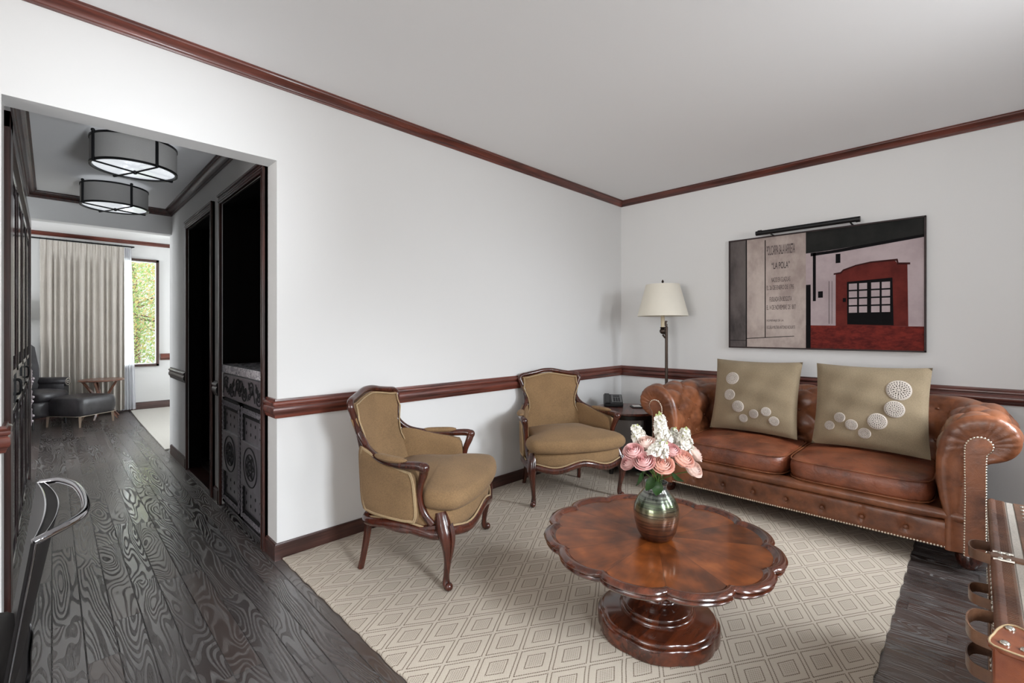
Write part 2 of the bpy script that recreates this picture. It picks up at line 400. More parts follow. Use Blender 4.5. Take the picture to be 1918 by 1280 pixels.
# hall right wall with the door and bar niche openings
D0, D1 = 4.06, 4.95; N0, N1 = 2.872, 3.80
b = B()
b.box(XO, XO+.1, YR, N0, 0, HZ); b.box(XO, XO+.1, N1, D0, 0, HZ); b.box(XO, XO+.1, D1, YH, 0, HZ)
b.box(XO, XO+.1, N0, N1, 2.14, HZ); b.box(XO, XO+.1, D0, D1, 2.14, HZ)
struct('wall_hall_right', b, 'wall')
struct('wall_hall_left', B().box(XL-.1, XL, YR, YH, 0, HZ), 'wall')
struct('wall_hall_beam', B().box(XL-.1, XO+.1, YH, YH+.12, 2.205, CZ+.02), 'wall')
b = B(); b.box(XO+.0, 3.1, YH, YH+.12, 0, CZ+.02); b.box(-3.1, XL, YH, YH+.12, 0, CZ+.02)
struct('wall_bedroom_near', b, 'wall')
b = B(); b.box(-3.1, .695, YF, YF+.1, 0, CZ+.1); b.box(1.18, 3.1, YF, YF+.1, 0, CZ+.1); b.box(.695, 1.18, YF, YF+.1, 0, .72); b.box(.695, 1.18, YF, YF+.1, 2.31, CZ+.1)
struct('wall_bedroom_far', b, 'wall')
b = B(); b.box(-3.1, -3, YH, 6.0, 0, CZ+.1); b.box(-3.1, -3, 7.4, YF, 0, CZ+.1); b.box(-3.1, -3, 6.0, 7.4, 0, .7); b.box(-3.1, -3, 6.0, 7.4, 2.2, CZ+.1)
struct('wall_bedroom_left', b, 'wall'); win_frame('added_window_8', 6.0, 7.4, .7, 2.2, -3.05, ax='x')  # added unseen window for the bedroom fill lamp
b = B(); b.box(3, 3.1, YH, 6.05, 0, CZ+.1); b.box(3, 3.1, 7.95, YF, 0, CZ+.1); b.box(3, 3.1, 6.05, 7.95, 0, .6); b.box(3, 3.1, 6.05, 7.95, 2.3, CZ+.1)
struct('wall_bedroom_right', b, 'wall')
win_frame('window_5', 6.05, 7.95, .6, 2.3, 3.05, ax='x')
# dark rooms behind the openings
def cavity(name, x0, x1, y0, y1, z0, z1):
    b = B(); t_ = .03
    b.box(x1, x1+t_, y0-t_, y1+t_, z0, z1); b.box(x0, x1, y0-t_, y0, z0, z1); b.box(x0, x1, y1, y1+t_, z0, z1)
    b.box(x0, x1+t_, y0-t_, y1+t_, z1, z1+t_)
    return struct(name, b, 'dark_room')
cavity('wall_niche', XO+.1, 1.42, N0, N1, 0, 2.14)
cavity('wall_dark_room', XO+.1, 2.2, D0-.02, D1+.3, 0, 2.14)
b = B(); b.box(XO+.16, XO+.2, D1-.3, D1-.23, 0, 2.1); b.box(XO+.16, XO+.2, D0, D1-.23, 2.05, 2.1)
struct('trim_7', b, 'espresso')

# mouldings: profile = [(out from wall, z)]
RAIL = [(0, .868), (.012, .868), (.014, .858), (.022, .854), (.026, .846), (.024, .836), (.018, .832), (.018, .828), (.024, .822), (.026, .800), (.022, .788), (.016, .784), (.016, .779), (.013, .772), (.012, .765), (0, .765)]
CROWN = [(0, 2.547), (.007, 2.547), (.010, 2.554), (.016, 2.556), (.018, 2.562), (.028, 2.572), (.040, 2.586), (.044, 2.588), (.046, 2.594), (.055, 2.596), (.055, 2.600), (0, 2.600)]
BASE = [(0, .0), (.016, .0), (.016, .078), (.012, .082), (.010, .089), (0, .089)]
def mould(b, prof, path):
    """path: list of (x,y, nx,ny) room-facing miter offsets"""
    b.loops([[(x+nx*d, y+ny*d, z) for d, z in prof] for x, y, nx, ny in path])
    return b
b = B(); mould(b, RAIL, [(XO, YR+.01, -1, 0), (XO, YA, -1, -1), (XB, YA, -1, -1)]); struct('trim_1', b, 'mahog_x')
struct('trim_2', mould(B(), RAIL, [(XB, YA, -1, -1), (XB, -1.15, -1, 0)]), 'mahog_y')
struct('trim_3', mould(B(), RAIL, [(XL+.013, YR, 1, 0), (XL+.013, YA, 1, -1), (-4.5, YA, 0, -1)]), 'mahog_x')
struct('trim_4', mould(B(), CROWN, [(-4.5, YA, 0, -1), (XB, YA, -1, -1)]), 'mahog_x')
struct('trim_5', mould(B(), CROWN, [(XB, YA, -1, -1), (XB, -1.15, -1, 0)]), 'mahog_y')
struct('baseboard_back', mould(B(), BASE, [(XO, YR+.01, -1, 0), (XO, YA, -1, -1), (XB, YA, -1, -1)]), 'base_x')
struct('baseboard_right', mould(B(), BASE, [(XB, YA, -1, -1), (XB, -1.15, -1, 0)]), 'base_x')
struct('baseboard_left', mould(B(), BASE, [(XL+.013, YR, 1, 0), (XL+.013, YA, 1, -1), (-4.5, YA, 0, -1)]), 'base_x')
HC = [(d*1.15, HZ-(CZ-z)*1.05) for d, z in CROWN]
b = B(); mould(b, HC, [(XL, YR, 1, 0), (XL, YH, 1, -1), (XO, YH, -1, -1), (XO, YR, -1, 0)]); struct('trim_6', b, 'mahog_z')
FC = [(d, z+.02) for d, z in CROWN]
struct('trim_8', mould(B(), FC, [(-3, YF, 0, -1), (3, YF, 0, -1)]), 'mahog_x')
b = B(); mould(b, RAIL, [(1.235, YF, 0, -1), (3, YF, 0, -1)]); struct('trim_9', b, 'mahog_x')
struct('baseboard_far', mould(B(), [(d, z*1.35) for d, z in BASE], [(-3, YF, 0, -1), (3, YF, 0, -1)]), 'base_x')
b = B(); mould(b, RAIL, [(XO, D1+.07, -1, 0), (XO, YH, -1, 1), (XO+.12, YH, 0, 1)]); struct('trim_10', b, 'espresso')
b = B(); mould(b, RAIL, [(XO, N1+.062, -1, 0), (XO, D0-.072, -1, 0)]); struct('trim_11', b, 'espresso')
b = B(); mould(b, BASE, [(XO, D1+.07, -1, 0), (XO, YH+.0, -1, 0)]); mould(b, BASE, [(XO, N1+.062, -1, 0), (XO, D0-.072, -1, 0)]); struct('baseboard_hall', b, 'base_x')
def casing(b, y0, y1, z0, z1, x, wd=.06, sgn=-1):
    for (a0, a1, c0, c1) in ((y0-wd, y0, z0, z1+wd), (y1, y1+wd*.45, z0, z1+wd), (y0-wd, y1+wd*.45, z1, z1+wd)):
        b.box(min(x, x+sgn*.018), max(x, x+sgn*.018), a0, a1, c0, c1)
    b.box(min(x, x+sgn*.028), max(x, x+sgn*.028), y0-wd, y0-wd+.014, z0, z1+wd)
    b.box(min(x, x+sgn*.028), max(x, x+sgn*.028), y0-wd, y1+wd*.45, z1+wd-.014, z1+wd)
    b.box(min(x, x+sgn*.024), max(x, x+sgn*.024), y0-wd, y1+wd*.45, z1+.012, z1+.022)
    b.box(min(x, x+sgn*.024), max(x, x+sgn*.024), y0-.016, y0-.008, z0, z1)
    for z in (z1+.03,): b.box(min(x, x+sgn*.022), max(x, x+sgn*.022), y0-wd, y1+wd*.45, z, z+.006)
    return b
b = casing(B(), D0, D1, 0, 2.14, XO); b.box(XO-.005, XO+.1, D0, D1, 0, .012)
struct('door_1', b, 'mahog_z', bevel=.002)
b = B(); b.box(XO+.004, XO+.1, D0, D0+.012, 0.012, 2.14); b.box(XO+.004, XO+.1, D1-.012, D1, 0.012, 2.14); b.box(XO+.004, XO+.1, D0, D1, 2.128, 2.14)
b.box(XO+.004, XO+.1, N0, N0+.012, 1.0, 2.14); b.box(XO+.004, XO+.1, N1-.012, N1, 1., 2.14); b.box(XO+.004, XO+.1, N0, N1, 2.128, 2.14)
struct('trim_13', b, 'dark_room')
b = casing(B(), N0, N1, 0, 2.14, XO)
struct('trim_12', b, 'mahog_z', bevel=.002)
# ---------------------------------------------------------------- living room rug
b = B(); out = []
RX0, RX1, RY0, RY1 = .885, 3.62, .257, 2.645
def wob(k): return .0025*math.sin(k*9.1)+.0015*math.sin(k*17.7+1)
N = 90
for k in range(N): out.append((RX0+wob(k*.11), RY1+(RY0-.95-RY1)*k/N))
for k in range(20): out.append((RX0+(RX1-RX0)*k/20*.43, RY0-.95))
# the rug reaches under the photographer's side only up to its straight edge
out = [(RX0+wob(k*.11), RY1+(RY0-RY1)*k/N) for k in range(N)]+[(RX0+(RX1-RX0)*k/N, RY0+wob(k*.13+2)) for k in range(N)]+[(RX1, RY0+(RY1-RY0)*k/N) for k in range(N)]+[(RX1+(RX0-RX1)*k/N, RY1) for k in range(N)]
b.loops([[(x, y, 0.001) for x, y in out], [(x+(.002 if x > 2 else -.002), y, .006) for x, y in out], [(x, y, .011) for x, y in out], [(1.9+(x-1.9)*.997, 1.45+(y-1.45)*.997, .0125) for x, y in out]])
tag(obj('rug', b, 'rug'), 'large cream flatwoven rug with brown double diamond lattice under the coffee table', 'rug')
RZ = .0125

# ---------------------------------------------------------------- sofa
sofa = thing('sofa', 'brown tufted leather chesterfield sofa with rolled arms and two seat cushions below the picture', 'sofa', (3.8, .86, 0))
YN, YFR, XI = .15, 1.57, 3.95
PROF = [(.03, .28), (.012, .36), (.0, .44), (-.004, .52), (.0, .60), (.012, .67), (.038, .735), (.08, .782), (.13, .808), (.185, .817), (.235, .806), (.275, .775), (.298, .735), (.306, .695), (.296, .650), (.268, .612), (.232, .590), (.200, .578), (.178, .560)]
pr = cr2([(a, z) for a, z in PROF], 3, False)
LOW = [(.175, .50), (.175, .30), (.175, .12)]
def arc_len(P):
    L = [0]
    for a, c in zip(P, P[1:]): L.append(L[-1]+math.hypot(c[0]-a[0], c[1]-a[1]))
    return L
PL = arc_len(pr)
def tuft(u, v, du=.15, dv=.105):
    """padded diamond quilting with creases; u along, v over the roll"""
    a, c = u/du, v/dv; p, q = (a+c)/2, (a-c)/2
    sp, sq_ = abs(math.sin(PI*p)), abs(math.sin(PI*q))
    return (sp*sq_)**.42
path = []
r0 = .05
for k in range(30): path.append((3.30+(XI-r0-3.30)*k/30, YN, 0, -1))
for k in range(9): a = PI/2*k/8; path.append((XI-r0+r0*math.sin(a), YN+r0-r0*math.cos(a), math.sin(a), -math.cos(a)))
for k in range(1, 64): path.append((XI, YN+r0+(YFR-YN-2*r0)*k/64, 1, 0))
for k in range(9): a = PI/2*k/8; path.append((XI-r0+r0*math.cos(a), YFR-r0+r0*math.sin(a), math.cos(a), math.sin(a)))
for k in range(1, 31): path.append((XI-r0-(XI-r0-3.30)*k/30, YFR, 0, 1))
S = [0]
for p, q in zip(path, path[1:]): S.append(S[-1]+math.hypot(q[0]-p[0], q[1]-p[1]))
# extra length round the outer roll corners so that the quilting follows it
TOT = S[-1]; NU = round(TOT/.15/2)*2; DU = TOT/NU
def frames(lo, hi):
    rows = []
    for (x, y, nx, ny), s_ in list(zip(path, S))[lo:hi]:
        row = []
        for k, (d, z) in enumerate(pr):
            k0, k1 = max(0, k-1), min(len(pr)-1, k+1)
            tx, tz = pr[k1][0]-pr[k0][0], pr[k1][1]-pr[k0][1]; L = math.hypot(tx, tz) or 1
            ox, oz = -tz/L, tx/L           # outward of the padding
            v = PL[k]; e = min(1, max(0, (v-.04)/.1))*min(1, max(0, (PL[-1]-.03-v)/.12))
            ends = min(1, s_/.06, (TOT-s_)/.06)
            hgt = (tuft(s_-DU/2, v-.06, DU, .105)*.040-.030)*e*max(.0, ends)
            dd, zz = d+ox*hgt, z+oz*hgt
            row.append((x+nx*dd, y+ny*dd, zz))
        for d, z in LOW: row.append((x+nx*d, y+ny*d, z))
        row.append((x+nx*.03, y+ny*.03, .12))
        rows.append(row)
    return rows
names = [('arm', 0, 35), ('backrest', 34, 34+71), ('arm', 34+70, len(path))]
for nm, lo, hi in names:
    bb = B(); R = frames(lo, hi); bb.loops(R, True, True); obj(nm, bb, 'leather', sofa, True, angle=75)
# tufting buttons
for iu in range(1, NU):
    s_ = DU/2+iu*DU
    for iv in range(0, 6):
        if (iu+iv) % 2: continue
        v = .06+iv*.105
        if v > PL[-1]-.12 or s_ > TOT-.05: continue
        kp = min(range(len(S)), key=lambda q: abs(S[q]-s_)); kv = min(range(len(PL)), key=lambda q: abs(PL[q]-v))
        x, y, nx, ny = path[kp]; d, z = pr[kv]
        tx, tz = pr[min(kv+1, len(pr)-1)][0]-pr[kv-1][0], pr[min(kv+1, len(pr)-1)][1]-pr[kv-1][1]; L = math.hypot(tx, tz)
        d += tz/L*.024; z -= tx/L*.024
        bb = B().sphere((x+nx*d, y+ny*d, z), .010, 8, 6); obj('button', bb, 'leather', sofa, True)
# arm fronts: pleated leather facing round a flat panel edged with nails
full = pr+[(.175, .50), (.175, .30), (.175, .105), (.03, .105)]
PANEL = cr2([(.108, .40), (.106, .62), (.112, .672), (.135, .700), (.165, .708), (.192, .698), (.208, .672), (.204, .648), (.190, .630), (.183, .60), (.182, .40)], 4, False)
PANEL = [(.104, .105)]+PANEL+[(.182, .105)]
for sgn, y0 in ((-1, YN), (1, YFR)):
    Yf = lambda d: y0+sgn*d
    bb = B(); n = len(full); rings = []
    cx, cz = .16, .66
    for ki, kk in enumerate((1.0, .97, .88, .74, .55, .3)):
        xo = [3.300, 3.286, 3.276, 3.272, 3.276, 3.282][ki]; ring = []
        for q, (d, z) in enumerate(full):
            zz = max(z, .105); tx_ = cx if z > .6 else d; tz_ = cz if z > .6 else z
            if z > .6: dd, z2 = cx+(d-cx)*kk, cz+(z-cz)*kk
            else:
                ccx = .10; dd, z2 = ccx+(d-ccx)*kk, z
            pl = .0045*math.sin(math.atan2(z-cz, d-cx)*26) if z > .6 and 0 < ki < 5 else 0
            ring.append((xo+pl, Yf(dd), z2))
        rings.append(ring)
    bb.loops(rings, False, True); fac = obj('arm_facing', bb, 'leather', sofa, True, angle=80)
    bb = B(); outl = [(Yf(d), z) for d, z in PANEL]
    bb.loops([[(3.285, y, z) for y, z in outl], [(3.262, y, z) for y, z in outl], [(3.258, y0+sgn*(.145+(abs(y-y0)-.145)*.93), z-.002) for y, z in outl]])
    pn = obj('arm_panel', bb, 'leather', sofa, True, angle=50)
    nb = B(); PP = PANEL; Ls = arc_len(PP); tot = Ls[-1]; cnt = int(tot/.0135)
    for q in range(cnt+1):
        s_ = tot*q/cnt; k = max(0, min(len(PP)-2, next((a for a in range(len(Ls)-1) if Ls[a+1] >= s_), len(Ls)-2)))
        f = (s_-Ls[k])/max(1e-6, Ls[k+1]-Ls[k]); d = PP[k][0]+(PP[k+1][0]-PP[k][0])*f; z = PP[k][1]+(PP[k+1][1]-PP[k][1])*f
        nb.sphere((3.262, Yf(.145+(d-.145)*.96), z), .0060, 8, 5, .7)
    obj('nailhead_trim', nb, 'brass', pn, True)
# front rail with seams, buttons and nails
bb = B(); rows = []; ysq = [YN-.11+(YFR+.11-YN+.11)*k/130 for k in range(131)]
ys_btn = [.08+.1935*k for k in range(9)]
for y in ysq:
    dmin = min(abs(y-q) for q in ys_btn); row = []
    for z, x in ((.105, 3.32), (.105, 3.300), (.115, 3.289), (.14, 3.287), (.155, 3.286), (.172, 3.286), (.19, 3.286), (.21, 3.285), (.235, 3.286), (.244, 3.29), (.25, 3.31), (.25, 3.40), (.105, 3.40)):
        dp = 0
        if .12 < z < .245 and x < 3.3: dp = .007*math.exp(-(dmin/.006)**2)+.012*math.exp(-(dmin/.03)**2-((z-.172)/.025)**2)
        row.append((x+dp, y, z))
    rows.append(row)
bb.loops(rows); obj('front_rail', bb, 'leather', sofa, True, angle=60)
bb = B(); rows = []
for k in range(41):
    y = YN-.106+(YFR+.106-YN+.106)*k/40; e = 1-.25*math.exp(-((min(k, 40-k)-2.2)/1.0)**2)
    rows.append([(3.305+.033*e*math.cos(a)*1.1, y, .281+.034*e*math.sin(a)) for a in [2*PI*q/14 for q in range(14)]])
bb.loops(rows); obj('roll_border', bb, 'leather', sofa, True)
for y in ys_btn[:]:
    if y < YFR+.05: obj('button', B().sphere((3.288, y, .172), .0125, 10, 6, .7), 'leather', sofa, True)
nb = B(); k = YN-.10
while k < YFR+.10: nb.sphere((3.290, k, .113), .0060, 8, 5, .7); k += .0135
obj('nailhead_trim', nb, 'brass', sofa, True)
bb = B().box(3.33, 4.0, YN-.02, YFR+.02, .12, .30); obj('seat_deck', bb, 'leather', sofa, True, bevel=.01)
for x in (3.40, 4.12):
    for y in (.03, 1.69):
        obj('foot', B().lathe([(.030, 0), (.045, .015), (.055, .045), (.05, .08), (.035, .10), (.035, .13)], 20, x, y), 'chair_wood', sofa, True)
for y0, y1 in ((.158, .852), (.858, 1.562)):
    o_ = []
    for q in range(60):
        a = 2*PI*q/60; e = 7
        ca, sa = math.cos(a), math.sin(a); k = (abs(ca)**e+abs(sa)**e)**(-1/e)
        o_.append((3.61+.345*ca*k, (y0+y1)/2+(y1-y0)/2*sa*k))
    bb = B().puff(o_, .312, .437, .03, .035, 0, 8)
    cu = obj('seat_cushion', bb, 'seat_leather', sofa, True, angle=70)
    pp = B()
    rr_ = [((3.61+(x-3.61)*.985, (y0+y1)/2+(y-(y0+y1)/2)*.985)) for x, y in o_]
    pp.tube([(x, y, .431) for x, y in rr_], .0042, 6, closed=True); pp.tube([(x, y, .321) for x, y in rr_], .0042, 6, closed=True)
    obj('piping', pp, 'leather', cu, True)

# ---------------------------------------------------------------- sofa pillows with crocheted medallions
t = NT('crochet_lace'); co = t.coords(); X, Y, Z = t.xyz(co)
rr = t.M('SQRT', t.M('ADD', t.M('MULTIPLY', X, X), t.M('MULTIPLY', Y, Y))); th = t.M('ARCTAN2', Y, X)
def hole(n, r1, r2, ph=0):
    s_ = t.step(t.M('SINE', t.M('ADD', t.M('MULTIPLY', th, n), ph)), .05, .5)
    return t.M('MULTIPLY', s_, t.M('MULTIPLY', t.step(rr, r1, r1+.04), t.M('SUBTRACT', 1.0, t.step(rr, r2, r2+.04))))
hh = t.M('MAXIMUM', hole(8, .10, .22), t.M('MAXIMUM', hole(12, .30, .46, 1.), t.M('MAXIMUM', hole(20, .52, .62), hole(24, .70, .80, .7))))
t.bump(t.M('ADD', t.noise(co, 30, 2), t.M('MULTIPLY', hh, -1.0)), .6, .1)
MT['lace'] = t.set(t.mix(hh, srgb(226, 214, 202), srgb(78, 66, 52)), .9)
def pillow(loc, yaw, lean, W, H, meds, label):
    o = thing('cushion', label, 'cushion', loc, 0, 'linen cushions on the sofa'); T_ = .085
    # local frame: a = along the sofa, b = up the cushion, n = towards the room
    M_ = Matrix.Rotation(yaw, 3, 'Z') @ Matrix.Rotation(lean, 3, 'Y')
    def base(a, c):
        e = (max(0, 1-(2*a/W)**2)*max(0, 1-(2*c/H)**2))
        k = 1-.05*(1-abs(2*c/H)**2)*abs(2*a/W)**3; k2 = 1-.05*(1-abs(2*a/W)**2)*abs(2*c/H)**3
        wr = .004*math.sin(a*31+c*17)+.003*math.sin(c*43-a*9)
        return a*k, c*k2, T_*(e**.42)+wr*e**.3
    def P(a, c, sgn=1, off=0):
        a2, c2, h_ = base(a, c); return tuple(M_ @ Vector((-(h_+off)*sgn, a2, c2+H/2)))
    G = 28; fr = [[P(W*(x/G-.5), H*(y/G-.5)) for y in range(G+1)] for x in range(G+1)]
    bk = [[P(W*(x/G-.5), H*(y/G-.5), -1) for y in range(G+1)] for x in range(G+1)]
    bb = B().grid(fr).grid(bk); me = obj('cover', bb, 'pillow', o, angle=80)
    for a, c, r in meds:
        ctr = Vector(P(a, c, 1, .003)); bb = B(); ring = []
        p1 = Vector(P(a+.01, c, 1, .003))-ctr; p2 = Vector(P(a, c+.01, 1, .003))-ctr
        e1 = p1.normalized(); n_ = p1.cross(p2).normalized(); e2 = n_.cross(e1)
        R3 = Matrix((e1, e2, n_)).transposed()
        for kk in (.02, .25, .5, .75, .95, 1.0):
            ring.append([tuple((R3.inverted() @ (Vector(P(a+r*kk*math.cos(q), c+r*kk*math.sin(q), 1, .005 if kk < 1 else -.001))-ctr))/r) for q in [2*PI*w_/28 for w_ in range(28)]])
        bb.loops(ring)
        m_ = obj('crochet_medallion', bb, 'lace', o, angle=80); m_.location = ctr; m_.rotation_euler = R3.to_euler(); m_.scale = (r,)*3
    return o
P1 = [(.148, .385, .050), (.156, .255, .043), (.083, .17, .044), (.042, .085, .032), (-.030, .127, .034), (-.112, .153, .034), (-.165, .092, .035)]
pillow((3.72, 1.197, .468), 0, .27, .61, .56, [(a, c-.27, r) for a, c, r in P1], 'taupe linen cushion with seven small round lace medallions beside the far arm of the sofa')
P2 = [(-.155, .385, .066), (-.137, .262, .053), (-.055, .175, .052), (.008, .09, .035), (.077, .135, .035), (.142, .175, .033), (.200, .117, .031)]
pillow((3.70, .497, .468), 0, .27, .61, .56, [(a, c-.27, r) for a, c, r in P2], 'taupe linen cushion with one larger top medallion beside the near arm of the sofa')

# ---------------------------------------------------------------- armchairs
def armchair(label, loc, f, group):
    rot = math.atan2(f[1], f[0])-PI/2
    o = thing('armchair', label, 'armchair', loc, rot, group)
    # local: x right, y forward, z up, origin between the front feet
    WZ = .278
    for sx in (-1, 1):
        bb = B()
        p = cr([(.325*sx, -.035, .36), (.338*sx, -.018, .30), (.352*sx, .004, .24), (.346*sx, .008, .16), (.336*sx, -.002, .08), (.336*sx, -.004, .035), (.345*sx, .008, .012)], 5)
        bb.tube(p, [.028, .038, .036, .024, .0165, .0145, .019, .017], 12)
        bb.sphere((.347*sx, .013, .020), .020, 12, 8)
        lg = obj('front_leg', bb, 'chair_wood', o)
        cb = B()
        for dx in (-.012, 0, .012): cb.tube(cr([((.345+dx*1.2)*sx, .024, .315), ((.356+dx)*sx, .038, .26), ((.352+dx*.7)*sx, .031, .19), ((.342+dx*.3)*sx, .014, .11)], 4), [.003, .006, .006, .002], 6)
        obj('carving', cb, 'chair_wood', lg)
        p = cr([(.232*sx, -.455, .36), (.232*sx, -.46, .27), (.231*sx, -.475, .16), (.236*sx, -.492, .06), (.240*sx, -.505, 0.0)], 5)
        obj('rear_leg', B().tube(p, [.022, .022, .018, .016, .017], 8), 'chair_wood', o)
    # seat rails
    seat = cr([(-.345, -.02, 0), (-.30, .03, 0), (-.16, .075, 0), (0, .088, 0), (.16, .075, 0), (.30, .03, 0), (.345, -.02, 0), (.35, -.14, 0), (.31, -.32, 0), (.245, -.47, 0), (.12, -.50, 0), (-.12, -.50, 0), (-.245, -.47, 0), (-.31, -.32, 0), (-.35, -.14, 0)], 5, True)
    zz = lambda x, y: .272+(.022*math.cos(x*2*PI/.42)*math.exp(-(x/.33)**6)+.0 if y > -.03 else .012*math.cos((y+.25)*2*PI/.5)-.004)
    obj('seat_rail', B().tube([(p.x, p.y, zz(p.x, p.y)) for p in seat], .019, 10, 1.25, True), 'chair_wood', o)
    o2 = [(p.x*.985, p.y*.985) for p in seat]
    sb = obj('seat_base', B().puff(o2, .268, .385, .02, .0, 0, 5), 'chair_fab', o)
    obj('piping', B().tube([(p.x*1.0, p.y*1.0+.004*(p.y > 0), zz(p.x, p.y)+.026) for p in seat], .005, 6, closed=True), 'piping', sb)
    cu = cr2([(-.365, -.09), (-.372, .0), (-.335, .065), (-.18, .112), (0, .125), (.18, .112), (.335, .065), (.372, .0), (.365, -.09), (.325, -.135), (.292, -.22), (.262, -.40), (.20, -.46), (0, -.475), (-.20, -.46), (-.262, -.40), (-.292, -.22), (-.325, -.135)], 5)
    obj('seat_cushion', B().puff(cu, .372, .468, .045, .048, .0, 8), 'chair_fab', o, angle=80)
    # back frame: arch on two uprights
    yb = lambda z: -.475-.13*max(0, (z-.36))/.56*1.0
    half = [(.238, .36), (.226, .50), (.214, .60), (.213, .665), (.226, .74), (.250, .80), (.262, .832), (.245, .858), (.185, .868), (.12, .878), (.05, .892), (0, .895)]
    full_ = [(x, z) for x, z in half]+[(-x, z) for x, z in half[::-1][1:]]
    curve = cr([(x, yb(z)-.0+.10*(x/.26)**2*.35, z) for x, z in full_], 5)
    obj('back_frame', B().tube(curve, .0175, 10, 1.0), 'chair_wood', o)
    def hw(z):
        H_ = [(z_, x_) for x_, z_ in half[:8]]
        if z <= H_[0][0]: return H_[0][1]
        for (za, xa), (zb, xb) in zip(H_, H_[1:]):
            if z <= zb: return xa+(xb-xa)*(z-za)/(zb-za)
        return .25
    def ztop(x): return .887-.030*min(1, abs(x)/.2)**1.3
    def Fb(u, v):
        z = .37+(.545)*v; w_ = hw(z)-.008+.035*max(0, min(1, (.66-z)/.10))
        x = (2*u-1)*w_; z = .37+(ztop(x)-.012-.37)*v
        return (x, yb(z)+.035*(x/.26)**2, z)
    bp = obj('back_panel', B().shell(Fb, 18, 18, .028, .022, .006), 'chair_fab', o, angle=70)
    pts = [Fb(0.01, v/12) for v in range(1, 13)]+[Fb(u/14, 1) for u in range(1, 14)]+[Fb(.99, v/12) for v in range(12, 0, -1)]
    obj('piping', B().tube([(p[0]*.965, p[1]+.024, p[2]-.004) for p in pts], .0042, 6), 'piping', bp)
    for sx in (-1, 1):
        arm = cr([(.228*sx, -.543, .765), (.217*sx, -.530, .70), (.228*sx, -.492, .648), (.262*sx, -.44, .612), (.318*sx, -.34, .588), (.358*sx, -.23, .582), (.372*sx, -.14, .586), (.372*sx, -.105, .578), (.362*sx, -.108, .545), (.352*sx, -.128, .49), (.345*sx, -.135, .43), (.342*sx, -.115, .36), (.340*sx, -.07, .305)], 5)
        ar = obj('arm_rest', B().tube(arm, [.0165, .0172, .0175, .018, .019, .020, .022, .024, .021, .017, .016, .019, .023], 10), 'chair_wood', o)
        obj('scroll', B().sphere((.372*sx, -.100, .578), .026, 12, 8), 'chair_wood', ar)
        pd = cr([(.300*sx, -.385, .606), (.340*sx, -.29, .602), (.366*sx, -.195, .604)], 6)
        obj('arm_pad', B().tube(pd, [.012, .024, .027, .027, .024, .010], 12, .62), 'chair_fab', o)
        def Fs(u, v):
            # u: rear -> front post ; v: bottom -> top
            lo = Vector((.236*sx, -.492, .292)).lerp(Vector((.342*sx, -.12, .292)), u); hi = Vector((.214*sx, -.525, .668)).lerp(Vector((.352*sx, -.142, .565)), u)
            uu_, vv_ = u, v
            u = .5+(uu_-.5)*(.95-.09*abs(2*vv_-1)**5); v = .5+(vv_-.5)*(.95-.09*abs(2*uu_-1)**5)
            lo = Vector((.236*sx, -.492, .292)).lerp(Vector((.342*sx, -.12, .292)), u); hi = Vector((.214*sx, -.525, .668)).lerp(Vector((.352*sx, -.142, .565)), u)
            p = lo.lerp(hi, v); p.x += sx*.022*math.sin(PI*u); p.z -= .018*math.sin(PI*u)*(1 if v > .5 else -.3)*abs(2*v-1)
            return tuple(p)
        F2 = Fs if sx > 0 else (lambda u, v: Fs(1-u, v))
        sp = obj('side_panel', B().shell(F2, 14, 12, .04, .010), 'chair_fab', o, angle=70)
        e = [Fs(0.02, v/10) for v in range(11)]+[Fs(u/12, .98) for u in range(1, 12)]+[Fs(.985, v/10) for v in range(10, -1, -1)]+[Fs(u/12, .02) for u in range(11, 0, -1)]
        pb = B()
        for k_, off in ((1, .024), (.0, .026)):
            q = [Vector(p) for p in e]; c_ = sum(q, Vector())/len(q)
            pb.tube([tuple(c_+(p-c_)*(.985 if k_ else .95)+Vector((sx*off, 0, 0))) for p in q], .0042, 6, closed=True)
        obj('piping', pb, 'piping', sp)
        obj('side_rail', B().tube(cr([(.242*sx, -.468, .285), (.300*sx, -.34, .268), (.345*sx, -.2, .268), (.343*sx, -.05, .292)], 5), .018, 8), 'chair_wood', o)
    return o
G_ = 'carved armchairs by the back wall'
armchair('carved mahogany armchair in ochre linen nearer the hallway opening, its left side panel in view', (1.6095, 1.954, RZ), (.5465, -.8375), G_)
armchair('carved mahogany armchair in ochre linen facing the room, beside the round black side table', (2.674, 2.016, RZ), (-.472, -.8815), G_)

# ---------------------------------------------------------------- coffee table
t = NT('figured_table_top'); co = t.coords(); X, Y, Z = t.xyz(co)
th = t.M('ADD', t.M('ARCTAN2', Y, X), PI+math.radians(-2)); sec = t.M('DIVIDE', th, PI/6); fi = t.M('FLOOR', sec); ff = t.M('FRACT', sec)
ang = t.M('MULTIPLY', t.M('ADD', fi, .5), PI/6)
ca, sa = t.M('COSINE', ang), t.M('SINE', ang)
al = t.M('ADD', t.M('MULTIPLY', X, ca), t.M('MULTIPLY', Y, sa)); ac = t.M('SUBTRACT', t.M('MULTIPLY', Y, ca), t.M('MULTIPLY', X, sa))
n1 = t.noise(t.vec(t.M('MULTIPLY', ac, 34), t.M('MULTIPLY', al, 5.5), t.M('MULTIPLY', fi, 3.3)), 1, 4, .6, .8)
n2 = t.noise(t.vec(t.M('MULTIPLY', al, 9), t.M('MULTIPLY', ac, 9), t.M('MULTIPLY', fi, 5.1)), 1, 3)
wn = t.node('ShaderNodeTexWhiteNoise', noise_dimensions='1D'); t.put(wn.inputs['W'], fi)
f = t.M('ADD', t.M('ADD', t.M('MULTIPLY', n1, .22), t.M('MULTIPLY', n2, .72)), t.M('MULTIPLY', wn.outputs['Value'], .08))
